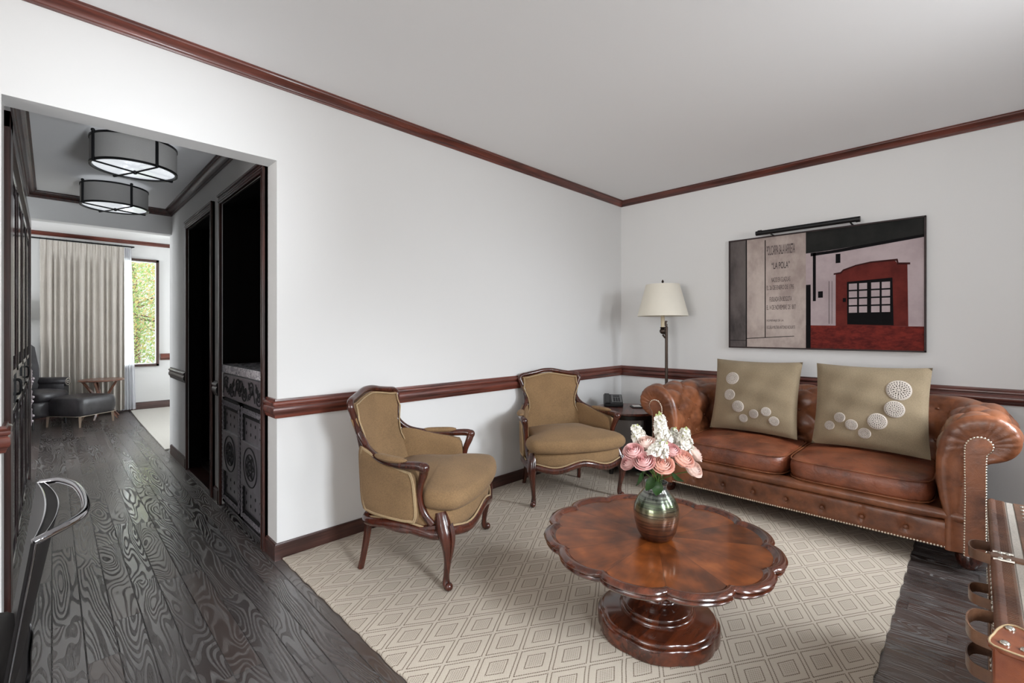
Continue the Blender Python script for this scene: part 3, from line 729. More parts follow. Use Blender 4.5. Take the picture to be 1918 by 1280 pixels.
col = t.ramp(f, [(.25, srgb(50, 25, 12)), (.42, srgb(88, 44, 18)), (.58, srgb(120, 62, 26)), (.8, srgb(158, 88, 40))])
sm = t.M('MULTIPLY', t.step(t.M('ABSOLUTE', t.M('SUBTRACT', ff, .5)), .482, .498), .55)
col = t.mix(sm, col, srgb(60, 28, 14))
MT['table_top'] = t.set(col, .3, 0, Coat_Weight=.28, Coat_Roughness=.06, Specular_IOR_Level=.25)
MT['table_wood'] = wood('polished_table_wood', srgb(44, 20, 13), srgb(104, 50, 28), 0, .2, .6, .7)
TX, TY = 1.779, .936
table = thing('coffee_table', 'round scalloped coffee table with twelve lobes and a pedestal base on the rug', 'table', (TX, TY, RZ))
PH = math.radians(2)
def scal(th, depth=.075, n=12):
    u = ((th-PH)/(2*PI/n)) % 1.0; s_ = abs(2*u-1)          # 0 mid lobe, 1 at the cusp
    return 1+depth*(math.sqrt(max(0, 1-s_**2*.93))-.2646)/(1-.2646)
NS = 12*16
prof = [(.30, .345), (.38, .345), (.425, .348), (.433, .352), (.436, .358), (.431, .364), (.431, .367), (.439, .371), (.443, .378), (.439, .385), (.431, .389), (.422, .390), (.412, .386), (.404, .377), (.398, .375)]
bb = B(); rings = []
for r, z in prof:
    sc_k = lambda a, r=r: scal(a)
    rings.append([((r-.008)*scal(a)*math.cos(a), (r-.008)*scal(a)*math.sin(a), z-.0) for a in [2*PI*k/NS for k in range(NS)]])
bb.loops(rings, True, True); tp = obj('table_rim', bb, 'table_wood', table, angle=50)
rings = [[(r*scal(a)*math.cos(a), r*scal(a)*math.sin(a), z) for a in [2*PI*k/NS for k in range(NS)]] for r, z in ((.391, .372), (.391, .3765), (.2, .3765), (.01, .3765))]
obj('table_top', B().loops(rings), 'table_top', table, angle=30)
# base: scalloped plinth
def scal2(a):
    k = (a-PH)/(PI/4) % 1; s_ = abs(2*k-1); return .985+.055*math.sqrt(max(0, 1-.9*s_*s_))
b2 = B(); rings = []
for r, z in ((.225, 0), (.232, .004), (.233, .05), (.229, .056), (.222, .060), (.222, .066), (.214, .074), (.206, .077), (.05, .080)):
    rings.append([(r*scal2(a)*math.cos(a), r*scal2(a)*math.sin(a), z) for a in [2*PI*k/120 for k in range(120)]])
b2.loops(rings); obj('plinth', b2, 'table_wood', table, angle=50)
b2 = B().lathe([(.150, .078), (.150, .088), (.144, .094), (.140, .096), (.140, .103), (.134, .110), (.105, .118), (.085, .128), (.078, .136), (.076, .142)], 64); obj('base_moulding', b2, 'table_wood', table, angle=50)
def reed(a): return 1-.035*max(0, 1-abs(((a*10/(2*PI)) % 1)-.5)*0-min((a*10/(2*PI)) % 1, 1-(a*10/(2*PI)) % 1)*14)
b2 = B().lathe([(.074, .140), (.086, .146), (.092, .150), (.088, .156), (.098, .170), (.112, .195), (.120, .225), (.123, .260), (.120, .290), (.112, .310), (.10, .33), (.14, .338), (.20, .346)], 120, fn=reed); obj('pedestal', b2, 'table_wood', table, angle=60)

# ---------------------------------------------------------------- vase and flowers
TZ = RZ+.3768
VX, VY = 1.762, .930
t = NT('lustre_glass'); co = t.coords(); X, Y, Z = t.xyz(co)
bands = t.noise(t.vec(t.M('MULTIPLY', X, 3), t.M('MULTIPLY', Y, 3), t.M('MULTIPLY', Z, 95)), 1, 4, .6, .8)
lay = t.noise(t.vec(t.M('MULTIPLY', X, 9), t.M('MULTIPLY', Y, 9), t.M('MULTIPLY', Z, 12)), 1, 3)
col = t.ramp(t.M('ADD', t.M('DIVIDE', Z, .24), t.M('MULTIPLY', t.M('SUBTRACT', lay, .5), .45)), [(.0, srgb(80, 48, 34)), (.28, srgb(150, 104, 78)), (.5, srgb(126, 112, 88)), (.66, srgb(88, 104, 72)), (.84, srgb(140, 142, 136)), (1, srgb(120, 122, 124))])
col = t.mix(t.M('MULTIPLY', t.step(bands, .42, .62), .75), col, srgb(44, 42, 42))
t.bump(bands, .35, .003)
MT['vase'] = t.set(col, .2, .7, Coat_Weight=.6, Coat_Roughness=.04)
vb = B()
vp = [(.030, 0), (.056, .001), (.064, .008), (.078, .035), (.088, .075), (.091, .105), (.087, .135), (.074, .165), (.054, .190), (.043, .203), (.041, .215), (.044, .225), (.046, .229), (.043, .229), (.040, .22), (.037, .205), (.05, .185), (.070, .16), (.082, .13), (.085, .1), (.08, .06), (.06, .015), (.01, .012)]
vb.lathe(vp, 56)
tag(obj('vase', vb, 'vase', loc=(VX, VY, TZ)), 'iridescent lustre glass vase holding the roses on the coffee table', 'vase')
def petal_mat(name, c1, c2):
    t = NT(name); co = t.coords(); X, Y, Z = t.xyz(co); g = t.node('ShaderNodeNewGeometry')
    n = t.noise(co, 40, 2); rr = t.M('SQRT', t.M('ADD', t.M('MULTIPLY', X, X), t.M('MULTIPLY', Y, Y)))
    f = t.M('ADD', t.M('MULTIPLY', t.step(rr, -.02, .026), .65), t.M('MULTIPLY', g.outputs['Random Per Island'], .4))
    return t.set(t.mix(f, c1, c2), .6, 0, Sheen_Weight=.2)
MT['pink'] = petal_mat('pink_rose_petals', srgb(238, 146, 150), srgb(252, 214, 210))
MT['peach'] = petal_mat('peach_rose_petals', srgb(246, 162, 144), srgb(254, 216, 200))
MT['pale'] = petal_mat('pale_rose_petals', srgb(248, 196, 178), srgb(255, 236, 226))
MT['stem'] = plain('green_stem', srgb(84, 112, 52), .5)
MT['leaf'] = plain('dark_green_leaf', srgb(44, 72, 34), .45)
MT['bud'] = plain('pale_green_bud', srgb(178, 186, 120), .5)
MT['whitefl'] = plain('white_blossom', srgb(246, 242, 232), .6, 0, .03)
def rose_bloom():
    bb = B(); rnd_ = random.Random(3)
    k = 0
    for layer, (n, R_, h, fl, w_) in enumerate(((3, .004, .024, 0, 1.5), (3, .0085, .025, 0, 1.25), (4, .013, .026, .0005, 1.0), (5, .0175, .0255, .002, .85), (5, .022, .024, .0045, .85), (5, .0265, .020, .008, .85), (5, .030, .014, .012, .8))):
        for q in range(n):
            a0 = 2*PI*q/n+layer*.9+rnd_.uniform(-.12, .12); F = []
            for iu in range(9):
                row = []; uu = iu/8*2-1
                for iv in range(8):
                    vv = iv/7; a = a0+uu*w_*(math.sin(PI*(.2+.55*vv))**.6)
                    rad = R_*(.12+.88*math.sin(PI*(.08+.62*vv)))+fl*vv**3+.0012*uu*vv
                    z = -.013+(h+.013)*vv-.18*h*abs(uu)**2.2*vv-fl*.55*max(0, vv-.7)*3*(1-.5*abs(uu))
                    row.append((rad*math.cos(a), rad*math.sin(a), z))
                F.append(row)
            bb.grid(F)
    bb.sphere((0, 0, -.008), .014, 10, 6, 1, 1, .7); bb.sphere((0, 0, .010), .003, 8, 6, 1, 1, 3.5)
    return bb
ROSE = None
def place_flower(proto, hd, tilt_to, label, group, scale, mat, neck):
    """hd: head position; stem runs down into the vase neck"""
    d = (Vector(hd)-Vector(tilt_to)).normalized(); q = Vector((0, 0, 1)).rotation_difference(d).to_euler()
    return q
def stem_to(o, head, mat='stem'):
    a = Vector((VX+random.uniform(-.018, .018), VY+random.uniform(-.018, .018), TZ+.12)); nk = Vector((VX+(a.x-VX)*.9, VY+(a.y-VY)*.9, TZ+.225))
    inv = XF[o].inverted(); h_ = Vector(head)
    pts = cr([a, nk, nk.lerp(h_, .55)+Vector((0, 0, .01)), h_], 5)
    obj('stem', B().tube([tuple(inv @ p) for p in pts], .0022, 6), mat, o)
cdir = Vector((math.cos(TH), math.sin(TH), 0)); rdir = Vector((math.sin(TH), -math.cos(TH), 0))
def at(px, py, dd):   # a point of the bouquet: picture direction, offset in depth from the vase
    dep = VX*math.cos(TH)+VY*math.sin(TH)+dd
    return cdir*dep+rdir*((px-959)/867*dep)+Vector((0, 0, 1.24+(619-py)/867*dep))
roses = [((1206, 866, -.085), 'pink', 1.08, 'deep pink open rose at the lower left front of the bouquet'), ((1240, 872, -.095), 'peach', 1.12, 'peach pink rose at the lower middle front of the bouquet'),
         ((1187, 848, -.05), 'pink', 1.0, 'pink rose with a pale edge left of the deep pink front rose'), ((1180, 868, -.01), 'pink', .95, 'small pink rose hanging lowest at the far left of the bouquet'),
         ((1210, 833, -.02), 'pale', 1.0, 'pale rose behind the left roses below the left white flower spike'), ((1256, 846, -.05), 'pink', .95, 'pink rose half hidden under the middle white blossoms'),
         ((1277, 862, -.06), 'peach', 1.15, 'wide peach rose right of the middle front rose'), ((1296, 880, -.055), 'pale', 1.0, 'pale peach rose drooping at the lower right of the bouquet'),
         ((1298, 852, .0), 'pale', 1.0, 'pale blown rose at the outer right of the bouquet'), ((1240, 830, .03), 'peach', .9, 'peach rose deep in the middle of the bouquet'), ((1262, 835, .05), 'peach', .9, 'peach rose at the back right under the right white spikes')]
base_c = Vector((VX, VY, TZ+.20)); rb = None
for k, (q, m, s_, lab) in enumerate(roses):
    hd = at(*q); d = (hd-base_c); d = (d.normalized()*.65+(-cdir)*.42+Vector((0, 0, .40))).normalized() if q[2] < -.03 else (d.normalized()+(-cdir)*.25).normalized()
    eu = Vector((0, 0, 1)).rotation_difference(d).to_euler()
    o = thing('rose', lab, 'flower', tuple(hd), 0, 'roses in the vase')
    if rb is None: rb = obj('bloom', rose_bloom(), 'pink', o, angle=80); bl = rb
    else:
        bl = rb.copy(); C.objects.link(bl); bl.parent = o; bl.data = rb.data.copy() if m != 'pink' else rb.data
        if m != 'pink': bl.data.materials[0] = MT[m]
    bl.rotation_euler = eu; bl.scale = (s_*1.14,)*3
    stem_to(o, hd-d*.015)
def leaf_b(L=.06, W_=.022):
    bb = B(); F = []
    for iu in range(9):
        u_ = iu/8; w_ = W_*math.sin(PI*u_**.8)**.8+.0004
        F.append([(L*u_, w_*v_, .012*math.sin(PI*u_)*-1+.25*w_*abs(v_)+.0) for v_ in (-1, -.5, 0, .5, 1)])
    G2 = [[(x, y, z-.0008) for x, y, z in r] for r in F]
    return bb.grid(F).grid([r[::-1] for r in G2])
for k, (px, py, dd, rz, ry, L, lab) in enumerate(((1203, 884, -.06, 2.6, 1.15, .07, 'dark green rose leaf hanging left of the vase neck'), (1222, 893, -.08, 3.9, .95, .062, 'green rose leaf folded over the front of the vase neck'), (1232, 902, -.09, 4.4, 1.1, .055, 'green rose leaf lying against the front of the vase neck'), (1258, 886, -.06, 5.9, .5, .055, 'dark green rose leaf right of the vase neck'), (1212, 880, -.02, 3.0, .5, .05, 'rose leaf tucked under the left roses'))):
    o = obj('rose_leaf', leaf_b(L), 'leaf', loc=tuple(at(px, py, dd))); o.rotation_euler = (0, ry, rz-1.0); tag(o, lab, 'leaf', 'rose leaves at the vase neck')
def blossom_b(seed):
    r_ = random.Random(seed); bb = B()
    for q in range(7):
        a0 = 2*PI*q/6+r_.uniform(-.2, .2); F = []; op = .9 if q < 6 else .2
        for iu in range(5):
            row = []
            for iv in range(4):
                vv = iv/3; a = a0+(iu/4*2-1)*.55*(.4+.6*vv); rad = .0125*vv*op+.001; row.append((rad*math.cos(a), rad*math.sin(a), .005*vv*(1.3-op)+.0015*math.sin(iu*2.1+q)*vv))
            F.append(row)
        bb.grid(F)
    return bb
BL = [blossom_b(k) for k in range(3)]
def stock(px, py, dd, px2, py2, dd2, n, rad, lab, seed):
    """spike from (px2,py2) at its foot up to (px,py) at its tip"""
    top, bot = at(px, py, dd), at(px2, py2, dd2); r_ = random.Random(seed)
    o = thing('stock_flower', lab, 'flower', tuple(bot), 0, 'white flower spikes in the vase'); inv = XF[o].inverted()
    ax = (top-bot).normalized(); s1 = ax.cross(cdir).normalized(); s2 = ax.cross(s1); bb = B(); gb = B()
    n = int(n*.72)
    for k in range(n):
        f = k/(n-1); a = k*2.4+r_.uniform(-.5, .5); R_ = rad*1.25*(1-.55*f)*r_.uniform(.75, 1.2)+.002
        d = (s1*math.cos(a)+s2*math.sin(a)); c_ = bot.lerp(top, min(1, max(0, f+r_.uniform(-.03, .03))))+d*R_*.75; dirn = (d+ax*(.25+.9*f)).normalized()
        q = Vector((0, 0, 1)).rotation_difference(dirn).to_matrix(); src = BL[k % 3]; sz = 1.7-.75*f+r_.uniform(-.35, .35)
        if f > .93: gb.sphere(tuple(inv @ (c_)), .005, 8, 6, .8, .8, 1.3); continue
        bb.add([tuple(inv @ (c_+q @ (Vector(v)*sz))) for v in src.v], src.f)
        if k % 4 == 0: gb.sphere(tuple(inv @ (c_-d*.004+ax*.006)), .0045, 6, 5)
    obj('blossoms', bb, 'whitefl', o, angle=80); obj('buds', gb, 'bud', o); stem_to(o, bot+ax*.02)
    inner = [tuple(inv @ p) for p in (bot, top)]; obj('stalk', B().tube(inner, .003, 6), 'bud', o)
stock(1234, 774, .0, 1243, 822, -.01, 52, .026, 'tallest white stock flower spike standing in the middle of the bouquet', 1)
stock(1189, 797, .02, 1200, 826, .02, 38, .022, 'short white stock flower spike at the left of the bouquet', 2)
stock(1283, 801, .0, 1282, 842, -.02, 48, .025, 'leaning white stock flower spike at the right of the bouquet', 3)
stock(1262, 802, .05, 1262, 828, .04, 26, .018, 'small white stock flower spike behind between the tall and the right one', 4)
stock(1243, 826, -.09, 1232, 850, -.085, 34, .028, 'low white stock cluster in front above the peach rose', 5)

# ---------------------------------------------------------------- round side table, telephone, note tray, floor lamp
SX, SY = 3.66, 2.215
fdir = math.atan2(-SY, -SX)
st_ = thing('side_table', 'small round black side table with grey curved drawer front in the corner beside the sofa', 'table', (SX, SY, RZ), fdir)
obj('table_top', B().lathe([(.10, .505), (.285, .505), (.292, .510), (.294, .518), (.290, .527), (.10, .528)], 60), 'mahog_x', st_, angle=40)
obj('frieze', B().lathe([(.10, .47), (.272, .47), (.272, .505), (.1, .505)], 60), 'espresso', st_, angle=40)
bb = B(); arc = [math.radians(a) for a in range(-27, 28, 3)]
bb.prism([(.268*math.cos(a), .268*math.sin(a)) for a in arc]+[(.25*math.cos(a), .25*math.sin(a)) for a in arc[::-1]], .09, .468)
dr = obj('drawer_front', bb, plain('grey_lacquer', srgb(120, 116, 114), .35), st_, angle=40)
bb = B(); arc2 = [math.radians(a) for a in range(33, 328, 5)]
bb.prism([(.262*math.cos(a), .262*math.sin(a)) for a in arc2]+[(.235*math.cos(a), .235*math.sin(a)) for a in arc2[::-1]], .09, .468); obj('body', bb, 'espresso', st_, angle=40)
for a in (-30, 30, 150, 210):
    a = math.radians(a); obj('post', B().lathe([(.018, 0), (.018, .47)], 12, .262*math.cos(a), .262*math.sin(a)), 'espresso', st_)
obj('bottom_shelf', B().lathe([(.1, .07), (.272, .07), (.272, .09), (.1, .09)], 50), 'espresso', st_, angle=40)
STZ = RZ+.528
ph = thing('telephone', 'black desk telephone with grey keypad on the round side table', 'telephone', (3.70, 2.385, STZ+.0005), fdir+PI/2-.12)
ph.rotation_euler.z = math.atan2(-.60, -.8)+PI/2; XF[ph] = Matrix.Translation(ph.location) @ Matrix.Rotation(ph.rotation_euler.z, 4, 'Z')
def wedge(b, x0, x1, y0, y1, zf, zb, z0=0):
    return b.add([(x0, y0, z0), (x1, y0, z0), (x1, y1, z0), (x0, y1, z0), (x0, y0, zf), (x1, y0, zf), (x1, y1, zb), (x0, y1, zb)], [(0, 1, 2, 3), (4, 5, 6, 7), (0, 1, 5, 4), (1, 2, 6, 5), (2, 3, 7, 6), (3, 0, 4, 7)])
obj('base', wedge(B(), -.085, .085, -.085, .085, .03, .095), 'blk_plastic', ph, bevel=.006)
obj('handset', B().box(-.080, -.030, -.095, .085, .0, .020), 'blk_plastic', ph, bevel=.009).location = (0, -.003, .050)
ph.children[-1].rotation_euler = (math.radians(20), 0, 0); ph.children[-1].location = (0, 0, .058)
kp = obj('keypad', B().box(-.015, .075, -.07, .07, .0, .004), 'grey_plastic', ph); kp.location = (0, 0, .0635); kp.rotation_euler = (math.radians(20.9), 0, 0)
kb = B()
for a in range(3):
    for c_ in range(4): kb.box(.0+a*.022, .016+a*.022, -.055+c_*.018, -.043+c_*.018, .004, .008)
kb.box(.0, .06, .025, .06, .004, .0055)
obj('keys', kb, 'blk_plastic', kp)
ntp = thing('note_tray', 'dark tray holding two white cards beside the telephone', 'tray', (3.80, 2.155, STZ+.0005), ph.rotation_euler.z+.1)
obj('tray', B().box(-.09, .09, -.055, .055, 0, .008), 'blk_plastic', ntp, bevel=.002)
for x in (-.04, .042): obj('card', B().box(x-.034, x+.034, -.042, .042, .0085, .0125), 'white', ntp)
obj('pen', B().tube([(0, -.05, .014), (0, .05, .014)], .0035, 8), 'blk_plastic', ntp)

LX, LY = 4.05, 2.035
lamp = thing('floor_lamp', 'bronze floor lamp with cream cone shade standing behind the far arm of the sofa', 'lamp', (LX, LY, 0))
obj('base', B().lathe([(.12, .0), (.125, .006), (.12, .018), (.06, .026), (.02, .04), (.014, .06)], 40), 'bronze', lamp)
obj('pole', B().lathe([(.0135, .05), (.0135, 1.27), (.009, 1.275), (.009, 1.30)], 20), 'bronze', lamp)
jx, jy = (-rdir*.035).x, (-rdir*.035).y
bb = B().tube(cr([(0, 0, 1.315), (jx*.1, jy*.1, 1.325), (jx*.2, jy*.2, 1.30), (jx*.1, jy*.1, 1.28)], 4), .010, 8)
bb.sphere((jx, jy, 1.232), .028, 16, 10); bb.tube([(0, 0, 1.20), (jx, jy, 1.225)], .010, 8); bb.tube([(jx, jy, 1.20), (jx*.4, jy*.4, 1.172), (0, 0, 1.17)], .009, 8); bb.lathe([(.018, 1.255), (.026, 1.262), (.018, 1.27)], 16, jx, jy)
obj('swivel_joint', bb, 'bronze', lamp)
obj('candle_sleeve', B().lathe([(.017, 1.268), (.017, 1.40)], 18, jx, jy), 'candle', lamp)
sh = B(); R0, R1, z0, z1 = .228, .150, 1.372, 1.665
sh.lathe([(R0, z0), (R1, z1), (R1-.004, z1), (R0-.004, z0)], 64, jx, jy, False); n_ = len(sh.v); sh.grid([[sh.v[k] for k in range(0, 64)], [sh.v[k] for k in range(192, 256)]], False, True)
obj('lamp_shade', sh, 'shade', lamp, angle=60)
obj('shade_fitter', B().tube([(jx-R1, jy, z1-.01), (jx+R1, jy, z1-.01)], .003, 6).tube([(jx, jy-R1, z1-.01), (jx, jy+R1, z1-.01)], .003, 6).tube([(jx, jy, 1.39), (jx, jy, 1.66)], .006, 8), 'bronze', lamp)
obj('finial', B().lathe([(.004, 1.655), (.020, 1.668), (.018, 1.674), (.006, 1.682), (.012, 1.69), (.003, 1.71)], 16, jx, jy), 'bronze', lamp)
# ---------------------------------------------------------------- framed picture and its light
PX0 = XB-.034
pic = thing('framed_picture', 'wide framed photograph of a stone inscription and a red arched window above the sofa', 'picture', (XB, .900, 1.087))
PYA, PYB, PZA, PZB = .246, 1.554, 1.087, 2.031       # right edge, left edge, bottom, top
bb = B()
for y0, y1, z0, z1 in ((PYA, PYA+.011, PZA, PZB), (PYB-.011, PYB, PZA, PZB), (PYA, PYB, PZA, PZA+.011), (PYA, PYB, PZB-.011, PZB)): bb.box(PX0, XB-.001, y0, y1, z0, z1)
obj('frame', bb, wood('picture_frame_wood', srgb(30, 14, 14), srgb(50, 26, 25), 1, .6, 1, 0), pic, True, bevel=.001)
cv = obj('canvas', B().box(PX0+.008, XB-.002, PYA+.009, PYB-.009, PZA+.009, PZB-.009), plain('print_backing', srgb(60, 54, 54), .6), pic, True)
def flat(name, polys, mat, lift):
    bb = B()
    for poly in polys:
        bb.prism([(y, z) for y, z in poly], PX0+.008-lift, PX0+.0085, 'x') if False else bb.loops([[(PX0+.0083, y, z) for y, z in poly], [(PX0+.008-lift, y, z) for y, z in poly]])
    return obj(name, bb, mat, pic, True, angle=30)
def R4(y0, y1, z0, z1): return [(y0, z0), (y1, z0), (y1, z1), (y0, z1)]
def mottled(name, c1, c2, sc_=6, st=(1, 1, 1)):
    t = NT(name); co = t.coords(); return t.set(t.mix(t.step(t.noise(t.scale(co, st), sc_, 5, .65), .3, .7), c1, c2), .8, Specular_IOR_Level=.2)
IL, IR, IB_, IT = PYB-.010, PYA+.010, PZA+.010, PZB-.010
M_grey = mottled('printed_grey_door', srgb(52, 48, 48), srgb(108, 100, 98), 3, (1, 1, .5)); M_stone = mottled('printed_pale_stone', srgb(158, 142, 136), srgb(198, 184, 176), 4, (1, 1, .6))
M_roof = mottled('printed_dark_roof', srgb(26, 27, 27), srgb(42, 42, 40), 4); M_wallp = mottled('printed_white_wall', srgb(168, 152, 154), srgb(190, 174, 176), 3)
M_red = mottled('printed_red_plaster', srgb(84, 30, 26), srgb(108, 42, 36), 8); M_red2 = mottled('printed_red_dado', srgb(78, 26, 24), srgb(124, 44, 36), 16, (1, 1, 2)); M_ink = plain('printed_ink', srgb(14, 12, 14), .8, Specular_IOR_Level=.15); M_mid = plain('printed_mid_grey', srgb(98, 88, 88), .5); M_text = plain('printed_lettering', srgb(84, 72, 72), .8)
flat('printed_grey_strip', [R4(1.41, IL, IB_, IT)], M_grey, .0006)
st = flat('printed_stone', [R4(.963, 1.41, IB_, IT)], M_stone, .0006)
flat('printed_line', [R4(1.404, 1.413, IB_, IT), R4(1.256, 1.263, 1.182, 2.0), [(1.41, 1.172), (1.26, 1.182), (1.045, 1.195), (1.045, 1.190), (1.26, 1.176), (1.41, 1.166)], R4(1.41, IL, 1.150, 1.154)], M_ink, .0009)
flat('printed_roof', [[(.963, 1.852), (.963, IT), (IR, IT), (IR, 1.90), (.80, 1.858)]], M_roof, .0006)
flat('printed_roof_edge', [[(.93, 1.826), (.93, 1.852), (.80, 1.856), (IR, 1.905), (IR, 1.885), (.75, 1.836)], R4(.895, .915, 1.47, 1.85), R4(.848, .880, 1.495, 1.545), R4(.735, .765, 1.755, 1.825), R4(.930, .962, IB_, 1.602), R4(.806, .809, 1.29, 1.62), R4(.788, .790, 1.29, 1.62)], M_ink, .0011)
flat('printed_wall', [[(.963, 1.28), (.963, 1.852), (.80, 1.858), (IR, 1.90), (IR, 1.266)]], M_wallp, .0005)
flat('printed_dado', [[(.963, IB_), (.963, 1.28), (IR, 1.266), (IR, IB_)]], M_red2, .0006)
flat('printed_arch', [[(.765, 1.275), (.765, 1.668), (.735, 1.675), (.718, 1.695), (.64, 1.722), (.551, 1.738), (.42, 1.742), (.405, 1.728), (.400, 1.712), (.345, 1.708), (.340, 1.268)]], M_red, .0008)
flat('printed_arch_cap', [[(.778, 1.666), (.778, 1.678), (.735, 1.684), (.718, 1.703), (.64, 1.730), (.551, 1.746), (.398, 1.750), (.393, 1.722), (.330, 1.716), (.330, 1.702), (.400, 1.708), (.405, 1.735), (.551, 1.735), (.64, 1.719), (.715, 1.690), (.73, 1.672)]], plain('printed_arch_shade', srgb(56, 24, 22), .8, Specular_IOR_Level=.15), .0010)
flat('printed_window', [[(.692, 1.285), (.694, 1.606), (.427, 1.618), (.420, 1.275)], R4(.70, .72, 1.455, 1.485)], M_ink, .0012)
panes = []
for a0, a1 in ((.682, .632), (.620, .572), (.548, .499), (.487, .440)):
    for k in range(4): z0 = 1.372+k*.0575; panes.append(R4(a1, a0, z0, z0+.046))
flat('printed_panes', panes, M_wallp, .0015)
def text(s_, yl, yr, zb, zt, mat, weight=0):
    cu = bpy.data.curves.new('lettering', 'FONT'); cu.body = s_; cu.extrude = .0; cu.offset = weight
    to = bpy.data.objects.new('tmp_text', cu); C.objects.link(to)
    dg = bpy.context.evaluated_depsgraph_get(); dg.update()
    me = bpy.data.meshes.new_from_object(to.evaluated_get(dg)); bpy.data.objects.remove(to)
    xs = [v.co.x for v in me.vertices]; ys = [v.co.y for v in me.vertices]; x0, x1, y0, y1 = min(xs), max(xs), min(ys), max(ys)
    inv = XF[pic].inverted()
    for v in me.vertices:
        y = yl+(yr-yl)*(v.co.x-x0)/(x1-x0); z = zb+(zt-zb)*(v.co.y-y0)/(y1-y0)
        v.co = inv @ Vector((PX0+.0062, y, z))
    me.materials.append(mat); me.name = 'lettering'
    o = bpy.data.objects.new('lettering', me); C.objects.link(o); o.parent = pic; XF[o] = XF[pic]
text('POLICARPA SALAVARRIETA', 1.248, 1.040, 1.868, 1.948, M_text, .01)
text('\u201cLA POLA\u201d', 1.210, 1.076, 1.750, 1.805, plain('printed_dark_lettering', srgb(70, 60, 60), .6), .01)
text('NACIO EN GUADUAS', 1.212, 1.072, 1.640, 1.680, M_text); text('EL 26 DE ENERO DE 1795', 1.248, 1.048, 1.578, 1.614, M_text)
text('FUSILADA EN BOGOTA', 1.225, 1.062, 1.480, 1.518, M_text); text('EL 14 DE NOVIEMBRE DE 1817', 1.248, 1.034, 1.412, 1.450, M_text)
text('HOMENAJE DE LA', 1.248, 1.122, 1.308, 1.330, M_text); text('ESCUELA MILITAR ANTONIO RICAURTE', 1.248, 1.038, 1.252, 1.278, M_text)
plt = thing('picture_light', 'black tubular picture light reaching over the top of the framed picture', 'lamp', (4.17, .95, 2.03))
bb = B().tube([(4.165, .600, 2.052), (4.165, 1.300, 2.046)], .019, 20); obj('lamp_tube', bb, 'blk_metal', plt, True, angle=50)
for y in (.62, 1.28): obj('end_cap', B().tube([(4.165, y-.022, 2.05), (4.165, y+.004, 2.05)], .021, 20), 'blk_metal', plt, True, angle=50)
for y in (.66, 1.20): obj('arm', B().tube(cr([(4.17, y, 2.04), (4.22, y, 2.036), (4.262, y, 2.034), (4.291, y, 2.034)], 4), .006, 8), 'blk_metal', plt, True)

# ---------------------------------------------------------------- leather travel trunk
TRX0, TRX1, TRY, TRZ = 1.345, 2.520, -.028, .60
trunk = thing('trunk', 'studded brown leather travel trunk with strap handles in the near right corner', 'trunk', (1.93, -.30, 0))
TRY1 = TRY-.52
MT['trunk_lea'] = leather('aged_trunk_leather', srgb(74, 50, 38), srgb(128, 90, 64), .4, .3); MT['trunk_edge'] = leather('tan_trunk_edge', srgb(74, 44, 32), srgb(122, 80, 60), .3, .2); MT['cap_lea'] = leather('tan_corner_leather', srgb(104, 50, 28), srgb(150, 84, 50), .22, .08); MT['canvas'] = fabric('grey_trunk_canvas', srgb(176, 168, 158), 500)
obj('body', B().box(TRX0+.01, TRX1-.01, TRY1+.01, TRY-.008, .03, TRZ-.008), 'canvas', trunk, True, bevel=.004)
lid = obj('lid', B().box(TRX0, TRX1, TRY1, TRY-.004, TRZ-.006, TRZ-.003), 'canvas', trunk, True)
def strip(y0, y1, mat, z1, nm='edge_band', par=None): return obj(nm, B().box(TRX0, TRX1, y0, y1, TRZ-.008, z1), mat, par or trunk, True, bevel=.002)
eb = obj('edge_band', B().tube([(TRX0, TRY-.012, TRZ-.010), (TRX1, TRY-.012, TRZ-.010)], .014, 14), 'trunk_edge', trunk, True)
strip(TRY-.044, TRY-.012, 'trunk_lea', TRZ+.0005); strip(TRY-.064, TRY-.046, 'canvas', TRZ-.001, 'canvas_strip'); strip(TRY-.100, TRY-.066, 'trunk_lea', TRZ+.0005, 'studded_band')
obj('edge_band', B().box(TRX0, TRX1, TRY-.004, TRY, .03, TRZ-.02), 'trunk_lea', trunk, True)
sb_ = B(); k = TRX0+.03
while k < TRX1-.01: sb_.sphere((k, TRY-.064, TRZ+.001), .0048, 10, 6, 1, 1, .6); k += .041
sb2 = B(); k = TRX0+.03
while k < TRX1-.01: sb2.sphere((k, TRY-.085, TRZ+.002), .0058, 10, 6, 1, 1, .6); k += .046
obj('stud_row', sb2, 'silver', trunk, True)
sb3 = B(); k = TRX0+.02
while k < TRX1: sb3.sphere((k, TRY+.001, TRZ-.028), .005, 8, 6, 1, .6, 1); sb3.sphere((k, TRY+.001, .34), .005, 8, 6, 1, .6, 1); k += .030
obj('stud_row', sb3, 'silver', trunk, True)
stt = B()   # stitching of the edge band
k = TRX0+.01
while k < TRX1: stt.box(k, k+.003, TRY-.038, TRY-.018, TRZ, TRZ+.0016); k += .0095
obj('stitching', stt, 'trunk_edge', trunk, True)
for x in (1.895, ):
    sp = B().box(x-.016, x+.016, TRY1, TRY+.002, TRZ-.004, TRZ+.005); sp.box(x-.016, x+.016, TRY, TRY+.005, .05, TRZ+.003)
    s_o = obj('strap', sp, 'trunk_lea', trunk, True, bevel=.002)
    kb = B()
    for dy in (.018, .034):
        for dx in (-.022, .022): kb.sphere((x+dx, TRY-dy, TRZ+.005), .0058, 10, 6, 1, 1, .7)
    kb.tube([(x-.03, TRY-.004, TRZ+.002), (x-.03, TRY-.045, TRZ+.004)], .004, 8); kb.tube([(x+.03, TRY-.004, TRZ+.002), (x+.03, TRY-.045, TRZ+.004)], .004, 8)
    obj('rivets', kb, 'silver', s_o, True)
